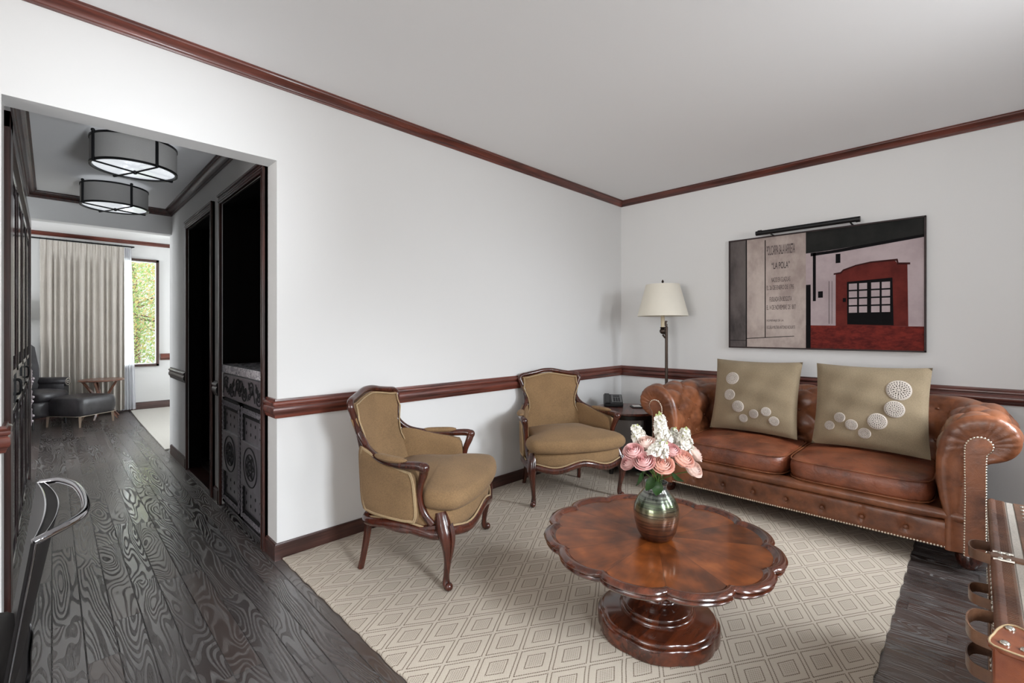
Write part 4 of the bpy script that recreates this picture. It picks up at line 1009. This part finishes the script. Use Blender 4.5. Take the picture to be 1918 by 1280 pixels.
capb = B(); cp_ = cr2([(-.004, .006), (.06, .004), (.11, -.012), (.125, -.03), (.11, -.05), (.06, -.075), (.03, -.10), (-.004, -.10)], 5)
capb.prism([(TRX0+a, TRY+b_) for a, b_ in cp_], TRZ-.004, TRZ+.006); capb.box(TRX0-.006, TRX0+.0, TRY-.10, TRY+.005, TRZ-.11, TRZ+.003); capb.box(TRX0-.004, TRX0+.08, TRY, TRY+.006, TRZ-.09, TRZ+.003)
cpo = obj('corner_cap', capb, 'cap_lea', trunk, True, bevel=.003)
kb = B()
for dx, dy in ((.095, -.022), (.07, -.05), (.035, -.062), (.018, -.040), (.02, -.012), (.012, -.075)): kb.sphere((TRX0+dx, TRY+dy, TRZ+.007), .0085, 12, 8, 1, 1, .7)
obj('rivets', kb, 'silver', cpo, True)
pp = B().tube([(TRX0+a*.93, TRY+b_*.93-.002, TRZ+.007) for a, b_ in cp_], .002, 6, closed=True); obj('piping', pp, 'piping', cpo, True)
for x, z, L in ((1.92, .598, .11), (1.90, .478, .11), (1.47, .578, .13), (1.46, .508, .12)):
    hb = B(); hh_ = cr([(x-L/2, TRY+.001, z), (x-L/2+.01, TRY+.030, z), (x-.02, TRY+.042, z), (x+.02, TRY+.042, z), (x+L/2-.01, TRY+.030, z), (x+L/2, TRY+.001, z)], 6)
    hb.grid([[(p.x, p.y, p.z-.014), (p.x, p.y+.003, p.z-.014), (p.x, p.y+.003, p.z+.014), (p.x, p.y, p.z+.014)] for p in hh_], False, True)
    obj('strap_handle', hb, 'trunk_lea', trunk, True, angle=50)
for x in (TRX0+.05, TRX1-.05):
    for y in (TRY-.05, TRY1+.05): obj('foot', B().box(x-.025, x+.025, y-.025, y+.025, 0, .03), 'trunk_lea', trunk, True)
fb = B()
for z0, z1 in ((.03, .10), (.33, .37)): fb.box(TRX0-.004, TRX0, TRY1, TRY, z0, z1)
for y0, y1 in ((TRY-.05, TRY), (TRY1, TRY1+.05)): fb.box(TRX0-.004, TRX0, y0, y1, .03, TRZ)
obj('end_binding', fb, 'trunk_edge', trunk, True)

# ---------------------------------------------------------------- near left dining chair with a chrome handle
ch = thing('leather_chair', 'black leather chair with a looped chrome handle on its back at the near left edge', 'chair', (-.30, 1.64, 0))
def bx(z): return -.066+(z-.50)/.30*.042
def Cf(u, v):
    y = 1.372+.535*u; z = .36+.44*v; s_ = 1-(2*u-1)**2
    return (bx(z)+.018*s_*(.4+.6*v), y+.04*(1-v)*(1-2*u), z)
bb = B(); G = 16; outer, inner = [], []
for a in range(G+1):
    r1, r2 = [], []
    for c_ in range(9):
        u, v = a/G, c_/8; x, y, z = Cf(u, v); s_ = 1-(2*u-1)**2; tk = .005+.014*s_*(.3+.7*v)
        r1.append((x-.006, y, z)); r2.append((x+tk, y, z))
    outer.append(r1); inner.append(r2)
bb.grid(outer); bb.grid([r[::-1] for r in inner])
e = lambda Gd: [r[0] for r in Gd]+[q for q in Gd[-1][1:]]+[r[-1] for r in Gd[::-1][1:]]+[q for q in Gd[0][::-1][1:-1]]
bb.grid([e(outer), e(inner)], False, True)
bk = obj('backrest', bb, 'blk_leather', ch, True, angle=50)
tb = B(); top1 = [Vector(Cf(a/20, 1)) for a in range(21)]
tb.tube([(p.x-.004, p.y, p.z+.002) for p in top1], .0018, 8); tb.tube([(p.x+.005+.014*(1-(2*k/20-1)**2), p.y, p.z+.002) for k, p in enumerate(top1)], .0016, 8)
tb.tube([(Cf(0, v/10)[0]+.002, Cf(0, v/10)[1]-.004, Cf(0, v/10)[2]) for v in range(11)], .0016, 6)
obj('chrome_edge', tb, 'chrome', bk, True)
hp = cr([(-.026, 1.378, .800), (-.006, 1.388, .806), (.028, 1.425, .810), (.052, 1.48, .810), (.060, 1.55, .810), (.058, 1.66, .810), (.046, 1.77, .810), (.020, 1.86, .808), (-.002, 1.89, .804), (-.022, 1.905, .800)], 7)
obj('handle', B().tube(hp, .0085, 12), 'chrome', ch, True)
so = cr2([(-.56, 1.42), (-.60, 1.64), (-.56, 1.86), (-.30, 1.90), (-.07, 1.86), (-.04, 1.64), (-.07, 1.42), (-.30, 1.38)], 5)
obj('seat', B().puff(so, .40, .485, .035, .012), 'blk_leather', ch, True)
obj('seat_edge', B().tube([(x, y, .445) for x, y in so], .006, 8, closed=True), 'chrome', ch, True)
for x, y in ((-.53, 1.45), (-.53, 1.83), (-.09, 1.45), (-.09, 1.83)):
    dx = .06 if x > -.3 else -.03
    obj('leg', B().tube(cr([(x, y, .42), (x+dx*.6, y, .2), (x+dx, y, .012)], 5), .011, 10), 'chrome', ch, True)

# ---------------------------------------------------------------- hall ceiling lights
def hall_light(label, y):
    o = thing('ceiling_light', label, 'lamp', (.372, y, 2.243), .4, 'drum lights on the hall ceiling')
    R_, H_ = .213, .155
    bb = B().lathe([(R_, 0), (R_, H_), (R_-.006, H_), (R_-.006, 0)], 72, cap=False); n_ = 72; bb.grid([bb.v[0:72], bb.v[216:288]], False, True)
    obj('drum_shade', bb, 'grey_shade', o, angle=50)
    fr = B()
    for z in (0, H_): fr.lathe([(R_-.008, z-.006), (R_+.004, z-.006), (R_+.004, z+.006), (R_-.008, z+.006), (R_-.008, z-.006)], 72, cap=False)
    for k in range(4):
        a = PI/2*k; c_, s_ = math.cos(a), math.sin(a)
        fr.tube([((R_+.003)*c_, (R_+.003)*s_, -.012), ((R_+.003)*c_, (R_+.003)*s_, H_+.01)], .0085, 8); fr.sphere(((R_+.004)*c_, (R_+.004)*s_, H_+.012), .011, 8, 6)
        fr.tube([((R_+.006)*c_, (R_+.006)*s_, -.011), (0, 0, -.013)], .0055, 8)
    fr.sphere((0, 0, -.014), .013, 12, 8)
    obj('frame', fr, 'blk_metal', o, angle=50)
    t = NT('ribbed_glass_diffuser'); t.set((.82, .83, .86), .12, 0, Emission_Color=(.9, .95, 1.0, 1), Emission_Strength=.7)  # emission stands in for window light reflected by the unlit glass
    MT.setdefault('diffuser', t.m)
    obj('diffuser', B().lathe([(.02, .004), (R_-.012, .004), (R_-.012, .010), (.02, .010)], 60), 'diffuser', o, angle=50)
    obj('canopy', B().lathe([(.06, H_+.004), (.06, 2.4415-2.243), (.02, 2.4415-2.243)], 30), 'blk_metal', o, angle=50)
hall_light('grey drum ceiling light with black bands, the nearer of two in the hall', 3.72)
hall_light('grey drum ceiling light with black bands, the farther of two in the hall', 4.98)

# ---------------------------------------------------------------- bar niche: carved cabinet, counter, tap
NX = XO+.004
cab = thing('bar_cabinet', 'dark carved two door cabinet under the marble counter of the hall niche', 'cabinet', (1.1, 3.336, 0))
obj('body', B().box(NX+.012, NX+.50, N0+.003, N1-.003, .0, .944), 'cabinet', cab, True)
fz = obj('frieze', B().box(NX-.002, NX+.012, N0+.014, N1-.014, .775, .935), 'cabinet', cab, True, bevel=.002)
def scroll(b, y, z, r, turns=1.6, sy=1, sz=1, th=.006, a0=0, n=26):
    pts = []
    for k in range(n):
        f = k/(n-1); a = a0+turns*2*PI*f; rr_ = r*(1-.82*f); pts.append((NX-.003, y+sy*rr_*math.cos(a), z+sz*rr_*math.sin(a)))
    b.tube(pts, [th, th, th*.6], 5)
sb = B(); W_ = (N1-N0-.06)
for k in range(6):
    y = N0+.03+W_*(k+.5)/6; s_ = 1 if k < 3 else -1; scroll(sb, y, .855+(.020 if k % 2 else -.020), .050, 1.7, s_, 1 if k % 2 else -1, .0042)
    scroll(sb, y+.04*s_, .855-(.030 if k % 2 else -.030), .026, 1.3, -s_, 1 if k % 2 else -1, .0036)
    sb.tube(cr([(NX-.003, y-.07*s_, .80), (NX-.003, y-.03*s_, .875), (NX-.003, y+.01*s_, .84), (NX-.003, y+.06*s_, .915)], 5), .0038, 5)
sb.sphere((NX-.003, (N0+N1)/2, .855), .018, 8, 6, .4)
obj('scroll_carving', sb, 'black', fz, True)
ym = (N0+N1)/2
for d0, d1 in ((N0+.014, ym-.002), (ym+.002, N1-.014)):
    dr_ = obj('door', B().box(NX+.004, NX+.012, d0, d1, .03, .768), 'cabinet', cab, True)
    fb = B(); fw = .058
    fb.box(NX-.004, NX+.006, d0, d0+fw, .03, .768); fb.box(NX-.004, NX+.006, d1-fw, d1, .03, .768); fb.box(NX-.004, NX+.006, d0, d1, .03, .03+.075); fb.box(NX-.004, NX+.006, d0, d1, .768-.075, .768)
    obj('door_frame', fb, 'black', dr_, True)
    cb = B(); r_ = random.Random(5)
    def run(y0, z0, y1, z1):
        L = math.hypot(y1-y0, z1-z0); n_ = max(3, int(L/.030))
        for k in range(n_):
            f = (k+.5)/n_; y, z = y0+(y1-y0)*f, z0+(z1-z0)*f; s_ = 1 if k % 2 else -1
            pts = []
            for q in range(14):
                g = q/13; a = g*3*PI; rr_ = .021*(1-.8*g); pts.append((NX-.007, y+rr_*math.cos(a)*s_, z+rr_*math.sin(a)))
            cb.tube(pts, .0036, 4)
    run(d0+fw/2, .05, d0+fw/2, .75); run(d1-fw/2, .05, d1-fw/2, .75); run(d0+fw, .068, d1-fw, .068); run(d0+fw, .73, d1-fw, .73)
    obj('border_carving', cb, MT.setdefault('carv', plain('glint_carving', srgb(120, 116, 122), .3)), dr_, True)  # lighter grey paints the glints on the black carved border
    yc = (d0+d1)/2
    md = obj('medallion_block', B().box(NX-.012, NX+.008, d0+fw*.55, d1-fw*.55, .265, .545), 'cabinet', dr_, True, bevel=.003)
    mb = B(); R_ = .118
    for rr_, th_ in ((R_, .0045), (.078, .0045)): mb.tube([(NX-.0125, yc+rr_*1.12*math.cos(2*PI*k/40), .405+rr_*math.sin(2*PI*k/40)) for k in range(40)], th_, 5, closed=True)
    for k in range(6):
        a = PI/3*k; b_ = a+PI*2/3
        mb.tube([(NX-.0125, yc+.072*1.1*math.cos(a), .405+.072*math.sin(a)), (NX-.0125, yc+.072*1.1*math.cos(b_), .405+.072*math.sin(b_))], .0055, 5)
    mb.tube([(NX-.0125, yc+.018*math.cos(2*PI*k/16), .405+.018*math.sin(2*PI*k/16)) for k in range(16)], .004, 5, closed=True)
    obj('medallion_carving', mb, 'black', md, True)
    db = B()
    for zc in (.655, .595, .215, .155):
        for k in range(4):
            y = d0+fw+.03+(d1-d0-2*fw-.06)*k/3; db.sphere((NX+.004, y, zc), .0095, 8, 6, .3, 1, 1.25)
    obj('pierced_dots', db, 'black', dr_, True)
tag(obj('counter', B().box(NX-.006, NX+.52, N0+.003, N1-.003, .9445, .998), 'marble', bevel=.002), 'grey veined marble counter slab set in the hall niche', 'counter')
tap = thing('tap', 'small dark tap glinting on the counter inside the hall niche', 'tap', (1.13, 3.12, .998))
obj('spout', B().tube(cr([(0, 0, 0), (0, 0, .2), (-.01, .0, .27), (-.06, .03, .29), (-.10, .05, .25)], 5), .010, 10), 'bronze', tap)
obj('base', B().lathe([(.028, 0), (.028, .012), (.014, .03), (.012, .05)], 16), 'bronze', tap)
obj('handle', B().tube([(0, .10, 0), (0, .10, .05), (-.03, .13, .07)], .009, 8).sphere((-.03, .13, .07), .014), 'bronze', tap)

# ---------------------------------------------------------------- hall closet on the left wall
CY0, CY1 = 3.02, 5.56
cl = thing('closet', 'tall dark panelled closet doors along the left wall of the hall', 'closet', (XL, 4.3, 0))
bb = B()
for y0, y1 in ((2.86, 3.02), (CY1, CY1+.07)): bb.box(XL+.001, XL+.030, y0, y1, 0, 2.16)
bb.box(XL+.001, XL+.030, 2.86, CY1+.07, 2.09, 2.16)
obj('casing', bb, 'mahog_z', cl, True, bevel=.003)
MT['gloss'] = wood('glossy_closet_wood', srgb(26, 16, 18), srgb(60, 42, 42), 2, .16, 1, .8)
nd = 4; dw = (CY1-CY0)/nd
for k in range(nd):
    a, c_ = CY0+dw*k+.003, CY0+dw*(k+1)-.003
    d_ = obj('door', B().box(XL+.002, XL+.012, a, c_, .02, 2.088), 'gloss', cl, True)
    mb = B()
    for z0, z1 in ((.10, .86), (1.02, 2.0)):
        for y0, y1, q0, q1 in ((a+.07, a+.095, z0, z1), (c_-.095, c_-.07, z0, z1), (a+.07, c_-.07, z0, z0+.025), (a+.07, c_-.07, z1-.025, z1)): mb.box(XL+.012, XL+.022, y0, y1, q0, q1)
        mb.box(XL+.012, XL+.017, a+.16, c_-.16, z0+.09, z1-.09)
    obj('panel_moulding', mb, 'gloss', d_, True, bevel=.003)
    yh = c_-.035 if k % 2 == 0 else a+.035
    obj('handle', B().box(XL+.012, XL+.016, yh-.014, yh+.014, .86, 1.02).tube(cr([(XL+.014, yh, .895), (XL+.032, yh, .905), (XL+.032, yh, .965), (XL+.014, yh, .975)], 4), .0045, 8), 'blk_metal', d_, True)
    hb = B()
    yq = a+.006 if k % 2 == 0 else c_-.006
    for z in (.25, 1.0, 1.85): hb.box(XL+.010, XL+.020, yq-.008, yq+.008, z-.05, z+.05)
    obj('hinge', hb, 'blk_metal', d_, True)

# ---------------------------------------------------------------- bedroom
wf = win_frame('window_1', .660, 1.214, .675, 2.350, YF-.012, .035, .05, False)
t = NT('window_glass'); tr = t.node('ShaderNodeBsdfTransparent'); gl = t.node('ShaderNodeBsdfGlossy'); gl.inputs['Roughness'].default_value = .02; fr = t.node('ShaderNodeFresnel'); fr.inputs[0].default_value = 1.45
mx = t.node('ShaderNodeMixShader'); t.put(mx.inputs[0], fr.outputs[0]); t.t.links.new(tr.outputs[0], mx.inputs[1]); t.t.links.new(gl.outputs[0], mx.inputs[2]); t.t.links.new(mx.outputs[0], t.n['Material Output'].inputs[0])
obj('window_pane', B().box(.69, 1.185, YF+.02, YF+.024, .70, 2.32), t.m, wf)
def drape(name, x0, x1, y, z0, z1, folds, amp, mat, flare=0, heading=0, seed=1):
    r_ = random.Random(seed); n = 260; ph = [r_.uniform(0, 6.28) for _ in range(6)]; rows = []
    lv = [0, .15, .35, .55, .75, .88, .94, .955, .97, 1.0]
    for v in lv:
        row = []
        for k in range(n+1):
            u = k/n; s_ = u*folds*2*PI
            w_ = math.sin(s_+.9*math.sin(s_*.37+ph[0])+.6*math.sin(u*9+ph[1])+v*.5*math.sin(u*14+ph[3]))
            am = amp*(1-.45*v+.25*math.sin(u*11+ph[2]+v*2)*(1-v)); 
            if heading and v > .93: am *= .55; w_ = .6*w_+.55*math.sin(s_*2.3+ph[4])
            xx = x0+(x1-x0)*u+flare*(1-v)*(u-.4)+.25*amp*math.cos(s_+v)*.6
            row.append((xx, y-am*w_-(.02*(1-v) if heading else 0), z0+(z1-z0)*v))
        rows.append(row)
    back = [[(x, y_+.006, z) for x, y_, z in r] for r in rows]
    bb = B().grid(rows).grid([r[::-1] for r in back]); bb.grid([[rows[0][k] for k in range(n+1)], [back[0][k] for k in range(n+1)]]); bb.grid([[rows[-1][k] for k in range(n+1)], [back[-1][k] for k in range(n+1)]])
    return obj(name, bb, mat, angle=80)
tag(drape('curtain', -.115, .775, 9.05, .045, 2.49, 13, .040, 'curtain', 0, 1, 3), 'floor length grey linen pinch pleat curtain left of the bedroom window', 'curtain')
t = NT('sheer_voile'); tr = t.node('ShaderNodeBsdfTransparent'); mx = t.node('ShaderNodeMixShader'); mx.inputs[0].default_value = .72; tl = t.node('ShaderNodeBsdfTranslucent'); tl.inputs[0].default_value = (.9, .9, .93, 1); df = t.node('ShaderNodeBsdfDiffuse'); df.inputs[0].default_value = (.9, .9, .93, 1)
m2 = t.node('ShaderNodeMixShader'); m2.inputs[0].default_value = .4; t.t.links.new(df.outputs[0], m2.inputs[1]); t.t.links.new(tl.outputs[0], m2.inputs[2]); t.t.links.new(tr.outputs[0], mx.inputs[1]); t.t.links.new(m2.outputs[0], mx.inputs[2]); t.t.links.new(mx.outputs[0], t.n['Material Output'].inputs[0])
MT['sheer'] = t.m
tag(drape('sheer_curtain', .74, .865, 9.12, .03, 2.49, 6, .022, 'sheer', .09, 0, 5), 'white sheer curtain between the grey curtain and the bedroom window', 'curtain')
rod = thing('curtain_rod', 'thin dark curtain rod with rings under the crown moulding of the bedroom', 'curtain rod', (0, 9.08, 2.50))
obj('rod', B().tube([(-1.0, 0, .008), (.90, 0, .008)], .011, 12), 'blk_metal', rod)
for k in range(14): obj('ring', B().tube([(-.11+k*.066, .019*math.cos(a), .003+.019*math.sin(a)) for a in [2*PI*q/14 for q in range(14)]], .0025, 5, closed=True), 'blk_metal', rod)
for x in (-.98, .88): obj('bracket', B().tube([(x, 0, .008), (x, .11, .008)], .007, 8), 'blk_metal', rod)
b = B(); out = [(.90, 9.17), (.862, 9.15), (.842, 8), (.834, 5.92), (3.0, 5.92), (3.0, 9.17)]
tag(obj('rug', B().prism(out, .001, .012), 'bed_rug', angle=30), 'pale cream rug on the bedroom floor under the window', 'rug')

def rot(x, y, a, cx, cy): return (cx+x*math.cos(a)-y*math.sin(a), cy+x*math.sin(a)+y*math.cos(a))
ot = thing('ottoman', 'square charcoal leather ottoman on tapered pale legs in the bedroom', 'ottoman', (.282, 8.36, 0), math.radians(-45+ -4))
s_ = .262; o_ = []
for q in range(56):
    a = 2*PI*q/56; e = 10; k = (abs(math.cos(a))**e+abs(math.sin(a))**e)**(-1/e); o_.append((s_*math.cos(a)*k, s_*math.sin(a)*k))
obj('seat', B().puff(o_, .135, .375, .035, .022, 0, 8), 'blk_bed', ot, angle=70)
obj('nailhead_trim', B().tube([(x*1.0, y*1.0, .142) for x, y in o_], .0035, 6, closed=True), 'brass', ot)
for x in (-.22, .22):
    for y in (-.22, .22): obj('leg', B().tube([(x, y, .14), (x*1.03, y*1.03, 0)], [.020, .013], 4), 'ottoman_leg', ot)
ac = thing('wing_chair', 'black leather wing armchair beside the grey curtain in the bedroom', 'armchair', (-.21, 8.61, 0), math.radians(-127)); ac.scale = (.8, .8, 1.0)
# local: front = +y... x right ; faces the ottoman
AX = lambda p: p
o_ = cr2([(-.33, -.30), (-.35, .10), (-.32, .36), (0, .42), (.32, .36), (.35, .10), (.33, -.30), (0, -.34)], 5)
obj('seat_base', B().puff(o_, .14, .33, .03, 0), 'blk_bed', ac)
obj('seat_cushion', B().puff([(x*.82, y*.98+.03) for x, y in o_], .33, .45, .045, .035), 'blk_bed', ac)
def Fw(u, v):
    x = (2*u-1)*.36; z = .36+.78*v*(1-.17*abs(2*u-1)**5); wing = max(0, abs(2*u-1)-.55)/.45
    y = -.30-.10*v+.24*wing**1.2*(1-.35*abs(v-.6))
    return (x*(1-.05*(1-v)), y, z)
obj('backrest', B().shell(Fw, 22, 14, .07, .02), 'blk_bed', ac, angle=70)
for sx in (-1, 1):
    def Fa(u, v): return (.35*sx+.02*sx*v, -.28+.56*u, .15+.38*v)
    obj('arm', B().shell(Fa, 8, 6, .10, .01).tube([(.37*sx, -.28, .545), (.37*sx, .30, .545)], .062, 16), 'blk_bed', ac, angle=60)
    nb = B()
    for q in range(24): a = 2*PI*q/24; nb.sphere((.37*sx+.045*math.cos(a), .303, .545+.045*math.sin(a)), .007, 6, 4); 
    for q in range(10): a = 2*PI*q/10; nb.sphere((.37*sx+.018*math.cos(a), .303, .545+.018*math.sin(a)), .006, 6, 4)
    obj('nailhead_trim', nb, 'silver', ac)
    for y in (-.28, .30): obj('leg', B().tube([(.30*sx, y, .15), (.31*sx, y*1.03, 0)], [.022, .014], 8), 'espresso', ac)
bt = thing('side_table', 'round brown wooden table with splayed slat legs behind the bedroom ottoman', 'table', (.505, 8.73, 0), .3)
MT['walnut'] = wood('walnut_table', srgb(84, 52, 40), srgb(136, 92, 72), 0, .3)
obj('table_top', B().lathe([(.02, .525), (.235, .525), (.252, .533), (.252, .545), (.245, .551), (.02, .551)], 50), 'walnut', bt, angle=40)
for k in range(5):
    a = 2*PI*k/5+.2; c_, s2 = math.cos(a), math.sin(a)
    obj('leg', B().tube([(.20*c_, .20*s2, .525), (.05*c_, .05*s2, .28), (.06*c_, .06*s2, .20), (.22*c_, .22*s2, 0.0)], [.016, .02, .02, .014], 4), 'walnut', bt)
ds = thing('dresser', 'carved silvery dresser seen edge on behind the hall closet', 'dresser', (-.42, 7.65, 0))
MT['pewter'] = plain('silvered_carving', srgb(170, 160, 164), .35, .5, .1)
obj('body', B().box(-.66, -.185, 7.12, 8.12, .10, .80), wood('dresser_wood', srgb(96, 62, 56), srgb(146, 104, 94), 1, .35), ds, True, bevel=.01)
obj('top', B().box(-.68, -.165, 7.08, 8.16, .80, .835), 'espresso', ds, True, bevel=.006)
for k in range(3):
    z0 = .13+.22*k; dw_ = obj('drawer', B().box(-.185, -.170, 7.16, 8.08, z0, z0+.205), 'pewter', ds, True, bevel=.004)
    cb = B(); r_ = random.Random(k)
    for q in range(60): cb.sphere((-.168, 7.19+.86*r_.random(), z0+.02+.165*r_.random()), r_.uniform(.010, .020), 6, 4, .6)
    obj('relief_carving', cb, 'pewter', dw_, True); obj('knob', B().sphere((-.155, 7.40, z0+.10), .018, 10, 8).sphere((-.155, 7.86, z0+.10), .018, 10, 8), 'pewter', dw_, True)
for x in (-.62, -.20):
    for y in (7.16, 8.08): obj('leg', B().tube([(x, y, .10), (x, y, 0)], [.03, .016], 8), 'pewter', ds, True)
tl_ = thing('floor_lamp', 'slim floor lamp with white cone shade behind the bedroom wing chair', 'lamp', (-.43, 8.99, 0))
obj('base', B().lathe([(.10, 0), (.10, .015), (.02, .03), (.012, .05), (.012, 1.42)], 24), 'bronze', tl_)
sh = B().lathe([(.205, 1.37), (.11, 1.66), (.107, 1.66), (.202, 1.37)], 40, cap=False); obj('lamp_shade', sh, 'shade', tl_, angle=60)

# ---------------------------------------------------------------- outside the bedroom window
gr = struct('ground', B().box(-8, 12, 9.5, 26, -.5, -.4), plain('lawn_green', (.10, .17, .05), .9))
t = NT('autumn_leaves'); g = t.node('ShaderNodeNewGeometry')
t.set(t.ramp(g.outputs['Random Per Island'], [(0, srgb(150, 196, 110)), (.35, srgb(196, 224, 156)), (.6, srgb(240, 232, 160)), (.8, srgb(246, 200, 140)), (1, srgb(246, 246, 236))]), .7)
tl2 = t.node('ShaderNodeBsdfTranslucent'); t.t.links.new(t.b.inputs['Base Color'].links[0].from_socket, tl2.inputs[0]); mx = t.node('ShaderNodeMixShader'); mx.inputs[0].default_value = .5
t.t.links.new(t.b.outputs[0], mx.inputs[1]); t.t.links.new(tl2.outputs[0], mx.inputs[2]); t.t.links.new(mx.outputs[0], t.n['Material Output'].inputs[0]); MT['leaves'] = t.m
def tree(x, y, h, r, lab, seed):
    o = thing('tree', lab, 'tree', (x, y, -.4), 0, 'trees outside the bedroom window'); r_ = random.Random(seed); bb = B(); br = B()
    br.tube(cr([(0, 0, 0), (.05, .03, h*.4), (-.04, 0, h*.8), (.0, .0, h)], 4), [.12, .08, .03], 8)
    for k in range(16):
        z = h*(.3+.65*r_.random()); a = r_.uniform(0, 6.28); L = r*(.6+.4*r_.random()); br.tube([(0, 0, z), (L*.5*math.cos(a), L*.5*math.sin(a), z+.25), (L*math.cos(a), L*math.sin(a), z+.35)], [.03, .018, .006], 5)
    for k in range(17000):
        while True:
            p = Vector((r_.uniform(-1, 1), r_.uniform(-1, 1), r_.uniform(-1, 1)))
            if .25 < p.length < 1: break
        c_ = Vector((p.x*r, p.y*r, h*.62+p.z*h*.5)); n_ = Vector((r_.gauss(0, 1), r_.gauss(0, 1), r_.gauss(0, 1))).normalized(); t1 = n_.orthogonal().normalized(); t2 = n_.cross(t1); s_ = r_.uniform(.014, .032)
        bb.add([tuple(c_+t1*s_*1.3), tuple(c_+t2*s_*.6), tuple(c_-t1*s_*1.1), tuple(c_-t2*s_*.6)], [(0, 1, 2, 3)])
    tk = obj('trunk', br, 'walnut', o); fo = obj('foliage', bb, 'leaves', o); fo['kind'] = 'stuff'
tree(2.05, 12.5, 3.6, 1.45, 'green and orange autumn tree close outside the bedroom window', 1)
tree(1.75, 17.5, 4.4, 1.6, 'pale autumn tree farther back, seen through gaps in the nearer tree', 2)
